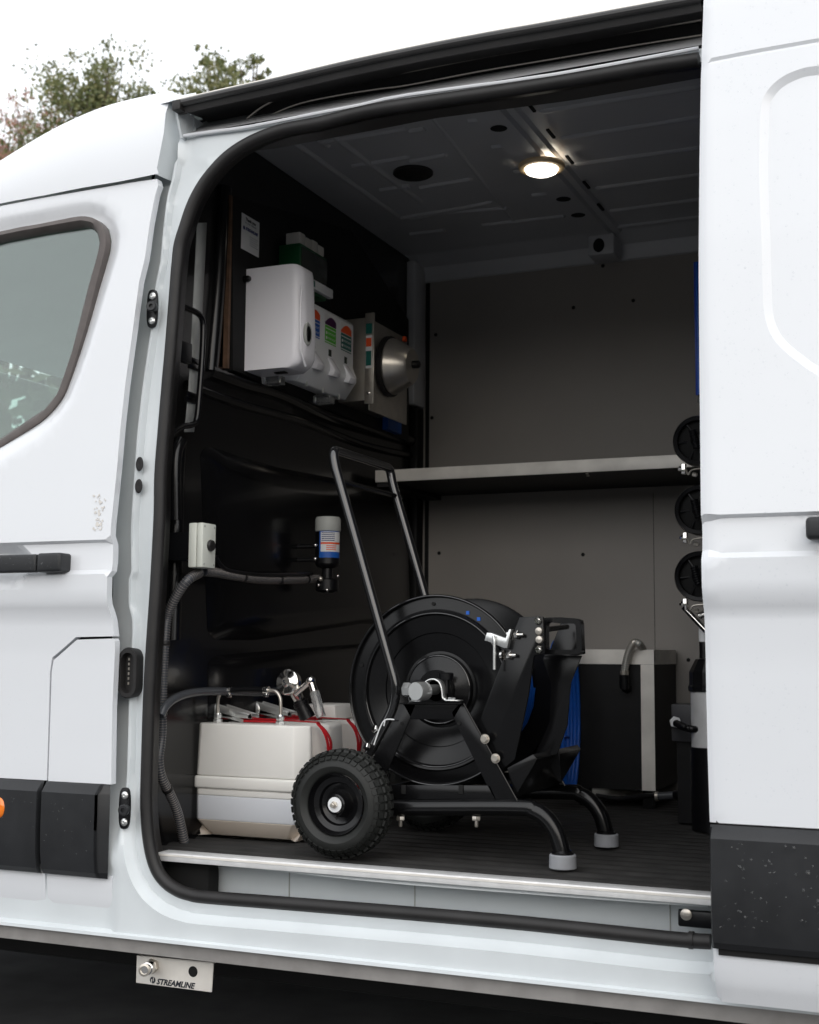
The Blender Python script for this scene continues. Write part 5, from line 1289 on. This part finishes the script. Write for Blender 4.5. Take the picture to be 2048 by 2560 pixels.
# small dark control box with conduit
yk = 1.12
a, b = PY(1678, 1760, yk), PY(1732, 1855, yk)
d = thing('control_box', 'small dark grey control box with a white cable gland beside the steel vessel', 'control box', (a.x, yk, b.z))
MB().box((a.x, yk, b.z), (a.x + .12, yk + .09, a.z)).build('enclosure', mat('dark_grey_enclosure', (.045, .045, .05), .5), d, bevel=.003)
MB().box((a.x + .01, yk + .02, FL), (a.x + .11, yk + .07, b.z - .0005)).build('stand', M['blk2'], d)
c = PY(1688, 1805, yk - .001); MB().hexa(c, (.3, -1, 0), .016, .014).build('cable_gland', M['white2'], d)
cp_ = cat_([PY(a, b, .98 if a > 1700 else yk - .03) for a, b in [(1690, 1808), (1712, 1818), (1735, 1823), (1765, 1821), (1800, 1815)]], 8)
m = MB().tube(cp_, .0085, 12)
for k in range(1, len(cp_) - 1): m.lathe([(.0085, -.0018), (.0098, 0), (.0085, .0018)], cp_[k], (cp_[k + 1] - cp_[k]).normalized(), 12, cap=False)
m.build('conduit', M['blk2'], d)
# steel water vessel
yv = 1.02; c = PY(1784, 1800, yv); r_ = c.x - PY(1728, 1800, yv).x
d = thing('purifier_vessel', 'steel water vessel with black cap and black base beside the sliding door edge', 'vessel', (c.x, yv, FL))
zz = lambda py: PY(1745, py, yv).z
MB().lathe([(r_ * 1.02, FL + .001), (r_ * 1.02, zz(1868)), (r_ * .9, zz(1862))], (c.x, yv, 0), (0, 0, 1), 40).build('black_base', M['blk2'], d)
MB().lathe([(r_ * .98, zz(1866)), (r_ * .99, zz(1728))], (c.x, yv, 0), (0, 0, 1), 40).build('steel_body', M['aluw'], d)
MB().lathe([(r_ * 1.08, zz(1728)), (r_ * 1.1, zz(1716)), (r_ * 1.04, zz(1712)), (r_ * 1.04, zz(1680)), (r_ * .75, zz(1648)), (r_ * .3, zz(1645))], (c.x, yv, 0), (0, 0, 1), 12).build('cap', M['blk2'], d, angle=20)
MB().tube([(c.x - .02, yv, zz(1646)), (c.x - .02, yv, zz(1605))], .014, 14).build('neck', M['blk2'], d)
MB().tube([(c.x - .02, yv, zz(1604)), (c.x - .02, yv, zz(1565))], .015, 14).build('collar', M['white2'], d)
MB().tube([PY(1709, 1518, yv - .04), PY(1768, 1580, yv - .04)], .0075, 12).build('lever', M['chrome'], d)
MB().tube([PY(1748, 1540, yv - .02), PY(1770, 1533, yv - .02)], .009, 12).build('inlet', M['chrome'], d)
# three spoked handwheels down the rack
def handwheel(cpx, cpy, label):
    y = .92; c = PY(cpx, cpy, y); Rr = .0635 * 1.0
    Rr = c.x - PY(cpx - 63, cpy, y).x
    d = thing('reel_wheel', label, 'small reel', c, 'spoked black reels by the sliding door')
    MB().lathe([(Rr * .80, .0), (Rr * .82, -.008), (Rr * .96, -.012), (Rr, -.006), (Rr, .03), (Rr * .96, .036), (Rr * .8, .03), (Rr * .8, .012)], c, (0, 1, 0), 56, cap=False).build('rim', M['blk2'], d)
    MB().lathe([(Rr * .16, -.012), (Rr * .85, .008), (Rr * .85, .012), (Rr * .1, .012)], c, (0, 1, 0), 40).build('web', M['under'], d)
    ml = MB().lathe([(Rr * .26, -.006), (Rr * .28, -.016), (Rr * .2, -.020), (Rr * .1, -.02)], c, (0, 1, 0), 28); ml.build('hub', M['blk2'], d)
    for k in range(6):
        a = R(60 * k + 4); p = c + Vector((math.cos(a) * Rr * .25, -.004, math.sin(a) * Rr * .25)); q = c + Vector((math.cos(a) * Rr * .84, .000, math.sin(a) * Rr * .84))
        MB().tube([p, q], .0028, 8).build('spoke', M['blk2'], d)
    m = MB(); 
    hd_ = Vector((-.25, 0, 1)).normalized()
    for k in range(8): 
        m.lathe([(.009, -.003), (.0105, 0), (.009, .003)], c + Vector((-.003, -.03, 0)) + hd_ * (.022 - k * .0062), hd_, 12)
    m.build('ribbed_stem', M['blk2'], d)
    p = c + Vector((-Rr * .62, -.006, -Rr * 1.06))
    MB().box((p.x - .004, p.y, p.z - .016), (p.x + .007, p.y + .018, p.z + .012)).build('clamp_plate', M['chrome'], d, bevel=.002)
    MB().hexa(p + Vector((-.004, .008, -.002)), (-1, 0, .2), .0065, .009).build('clamp_nut', M['chrome'], d)
    MB().tube(cat_([p + Vector((.008, .004, -.004)), p + Vector((.014, .004, -.018)), p + Vector((.024, .004, -.006)), p + Vector((.06, .004, -.003))], 4), .0022, 8).build('clamp_strap', M['steel'], d)
    MB().hexa(p + Vector((.026, -.002, -.018)), (1, 0, -.3), .006, .012).build('strap_screw', M['steel'], d)
handwheel(1746, 1102, 'spoked black reel highest of the three beside the sliding door edge')
handwheel(1750, 1275, 'spoked black reel in the middle of the three beside the sliding door edge')
handwheel(1750, 1441, 'spoked black reel lowest of the three, just above the steel vessel')
px0 = PY(1790, 1300, 1.0)
d = MB().box((px0.x, .97, FL + .52), (px0.x + .04, 1.02, 1.75)).build('rack_post', M['aluw'], bevel=.003); tag(d, 'aluminium post carrying the three spoked reels behind the door edge', 'post')
# blue panel high up
a, b = PY(1734, 655, 1.15), PY(1738, 988, 1.15)
d = thing('blue_cabinet', 'tall narrow blue cabinet glimpsed high behind the sliding door edge', 'cabinet', (a.x, 1.15, b.z))
MB().box((a.x, 1.15, b.z), (a.x + .35, 1.155, a.z)).build('door', M['blue2'], d, bevel=.001)
MB().box((a.x + .004, 1.1555, b.z - .02), (a.x + .346, YW - .02, a.z - .004)).build('carcass', M['blk2'], d)
MB().tube([(a.x + .010, 1.146, b.z + .002), (a.x + .010, 1.146, a.z - .002)], .004, 10).build('edge_bead', M['blue'], d)
# masking tape left in the ceiling corner
q = PZ(703, 346, ZC - .03)
d = MB().prism([PZ(684, 355, 2.40), PZ(712, 332, 2.40), PZ(717, 358, 2.40)], (0, 0, .002)).build('paper_tape', mat('kraft_tape', (.42, .33, .22), .7)); tag(d, 'scrap of brown tape in the top front corner of the ceiling', 'tape')
# ceiling light
c = PZ(1354, 415, ZC - .022)
lt_ = thing('ceiling_light', 'round lit ceiling lamp with a thin brass coloured ring', 'lamp', c)
MB().lathe([(.064, .004), (.066, -.002), (.063, -.009), (.053, -.011), (.048, -.009)], c, (0, 0, 1), 48, cap=False).build('ring', M['ringm'], lt_)
MB().lathe([(.0, -.026), (.03, -.024), (.043, -.018), (.0475, -.0095)], c, (0, 0, 1), 40, cap=False).build('lens', M['led'], lt_)
# ---- coupling plate under the sill
yq = .05
q = [PY(342, 2391, yq), PY(534, 2409, yq), PY(529, 2481, yq), PY(340, 2457, yq)]
d = thing('coupling_plate', 'brushed steel plate with a hose coupling and dark lettering hanging below the sill', 'plate', q[3])
m = MB(); m.prism(q, (0, .003, 0)).build('plate', M['alu'], d, bevel=.001)
MB().prism([q[0], q[1], q[1] + Vector((0, 0, .002)), q[0] + Vector((0, 0, .002))], (0, .06, 0)).build('top_flange', M['alu'], d)
c = PY(483, 2429, yq); MB().lathe([(.0115, 0), (.0115, .0008)], c, (0, -1, 0), 24).build('round_hole', M['under'], d)
c = PY(384, 2414, yq); e = PY(362, 2425, yq - .055)
m = MB().hexa(c, (0, -1, 0), .016, .012); m.build('coupling_nut', M['steel'], d)
MB().tube([c + Vector((0, -.01, 0)), c.lerp(e, .4), c.lerp(e, .42), c.lerp(e, .75), c.lerp(e, .77), e], [.009, .009, .0135, .0135, .0115, .0125], 20).build('coupling', M['chrome'], d)
dr = (e - c).normalized(); MB().lathe([(.0125, 0), (.0135, .003), (.009, .004), (.007, -.004), (.0, -.004)], e, dr, 24, cap=False).build('coupling_mouth', M['steel'], d)
xd = (q[2] - q[3]).normalized(); tp = PY(391, 2460, yq - .0006)
text('lettering', 'STREAMLINE', tp, xd, (0, 0, 1), .0172, M['ink'], d, shear=.32, bold=.0005)
em = PY(382, 2450, yq - .0006)
MB().lathe([(.0072, 0), (.0072, .0004)], em, (0, -1, 0), 24).build('emblem', M['ink'], d)
for s in (-1, 1): MB().box((em.x + s * .0022 - .0007, em.y - .0012, em.z - .004 + s * .002), (em.x + s * .0022 + .0007, em.y - .0005, em.z + .004 + s * .002)).build('emblem_stroke', M['alu'], d)

# ================================================================== TREES
def tree(blobs, y, label, mt, nleaf, ls, trunk_px, group=None):
    base = PY(trunk_px, 1500, y); base.z = 0
    d = thing('tree', label, 'tree', base, group)
    m = MB(); cs = []
    tot = sum(b[2] * b[3] for b in blobs)
    for (a, b, rx, ry, dens) in blobs:
        c = PY(a, b, y); k = (PY(a + 100, b, y) - c).length / 100
        cs.append((c, rx * k)); nb = int(nleaf * dens * rx * ry / tot)
        sub = [Vector((random.gauss(0, .42), random.gauss(0, .42), random.gauss(0, .42))) for _ in range(max(4, int(rx / 3.0)))]
        for _ in range(nb):
            s = random.choice(sub); v = s + Vector((random.gauss(0, .13), random.gauss(0, .13), random.gauss(0, .11)))
            p = c + Vector((v.x * rx * k, v.y * rx * k, v.z * ry * k)); s_ = ls * random.uniform(.6, 1.4)
            u = Vector((random.gauss(0, 1), random.gauss(0, 1), random.gauss(0, 1))).normalized(); w_ = u.orthogonal().normalized()
            n0 = len(m.v); m.v += [p - u * s_, p + w_ * s_ * .55, p + u * s_, p - w_ * s_ * .55]; m.f.append((n0, n0 + 1, n0 + 2, n0 + 3))
    me = bpy.data.meshes.new('crown'); me.from_pydata([v - base for v in m.v], [], m.f); me.materials.append(M[mt])
    o = bpy.data.objects.new('crown', me); COL.objects.link(o); o.parent = d
    t = MB(); topz = max(c.z for c, _ in cs)
    fork = base + Vector((0, 0, topz * .45))
    t.tube([base, base + Vector((.05, 0, topz * .2)), fork], [.16, .13, .10], 10)
    for c, r_ in cs:
        mid = fork.lerp(c, .5) + Vector((random.uniform(-.2, .2), random.uniform(-.2, .2), .1)); t.tube([fork, mid, c + Vector((0, 0, r_ * .3))], [.06, .035, .008], 7)
        for _ in range(5):
            e = c + Vector((random.gauss(0, r_ * .45), random.gauss(0, r_ * .45), random.gauss(0, r_ * .45))); t.tube([mid.lerp(c, .6), e], [.018, .004], 5)
    t.build('trunk', M['bark'], d)
    return d
tree([(235, 330, 150, 150, 1), (255, 210, 62, 80, .9), (200, 260, 60, 75, .8), (320, 250, 75, 40, .8), (270, 175, 40, 45, .45), (150, 380, 90, 80, 1), (240, 500, 220, 160, 1), (240, 700, 260, 200, 1)], 9.5, 'green tree rising behind the cab roof, left of the other', 'leafg', 30000, .023, 250)
tree([(555, 215, 75, 45, .8), (635, 160, 32, 38, .8), (522, 150, 30, 42, .45), (575, 165, 30, 35, .45), (475, 205, 30, 25, .4), (560, 330, 140, 110, 1), (560, 520, 200, 200, 1)], 10.5, 'green treetop showing just above the van roof gutter', 'leafg', 22000, .024, 560)
tree([(25, 330, 40, 60, .35), (60, 290, 30, 45, .22), (20, 400, 70, 50, .9), (100, 330, 45, 40, .6), (130, 280, 50, 60, .35), (-60, 430, 130, 110, 1), (-60, 600, 200, 160, 1)], 11.5, 'thin reddish autumn tree at the left edge of the picture', 'leafr', 18000, .025, -30)
# hedge beyond the van; unseen tree belt added behind the camera for reflections
def wood(name, x0, x1, y, h, n, ls, mt='leafd', along='x'):
    m = MB()
    for _ in range(n):
        t = random.uniform(x0, x1); hh = h * (.72 + .28 * noise.noise(Vector((t * .35, y, 0))) + .18 * noise.noise(Vector((t * 1.3, y, 4))))
        z = hh * (1 - random.random() ** 1.25) if random.random() < .8 else random.uniform(0, hh)
        yy = y + random.uniform(-1.2, 1.2)
        p = Vector((t, yy, z)) if along == 'x' else Vector((yy, t, z))
        s_ = ls * random.uniform(.6, 1.5); u = Vector((random.gauss(0, 1), random.gauss(0, 1), random.gauss(0, 1))).normalized(); w_ = u.orthogonal().normalized()
        n0 = len(m.v); m.v += [p - u * s_, p + w_ * s_ * .6, p + u * s_, p - w_ * s_ * .6]; m.f.append((n0, n0 + 1, n0 + 2, n0 + 3))
    me = bpy.data.meshes.new(name); me.from_pydata(m.v, [], m.f); me.materials.append(M[mt]); o = bpy.data.objects.new(name, me); COL.objects.link(o)
    tag(o, 'hedge of dark shrubs and trees beyond the van' if y > 0 else 'unseen belt of dark trees added behind the camera for reflections', 'wood', kind='stuff')
wood('hedge', -26, 2, 8.0, 5.3, 34000, .11)
wood('reflection_tree_belt', -30, 30, -18, 3.6, 9000, .35)
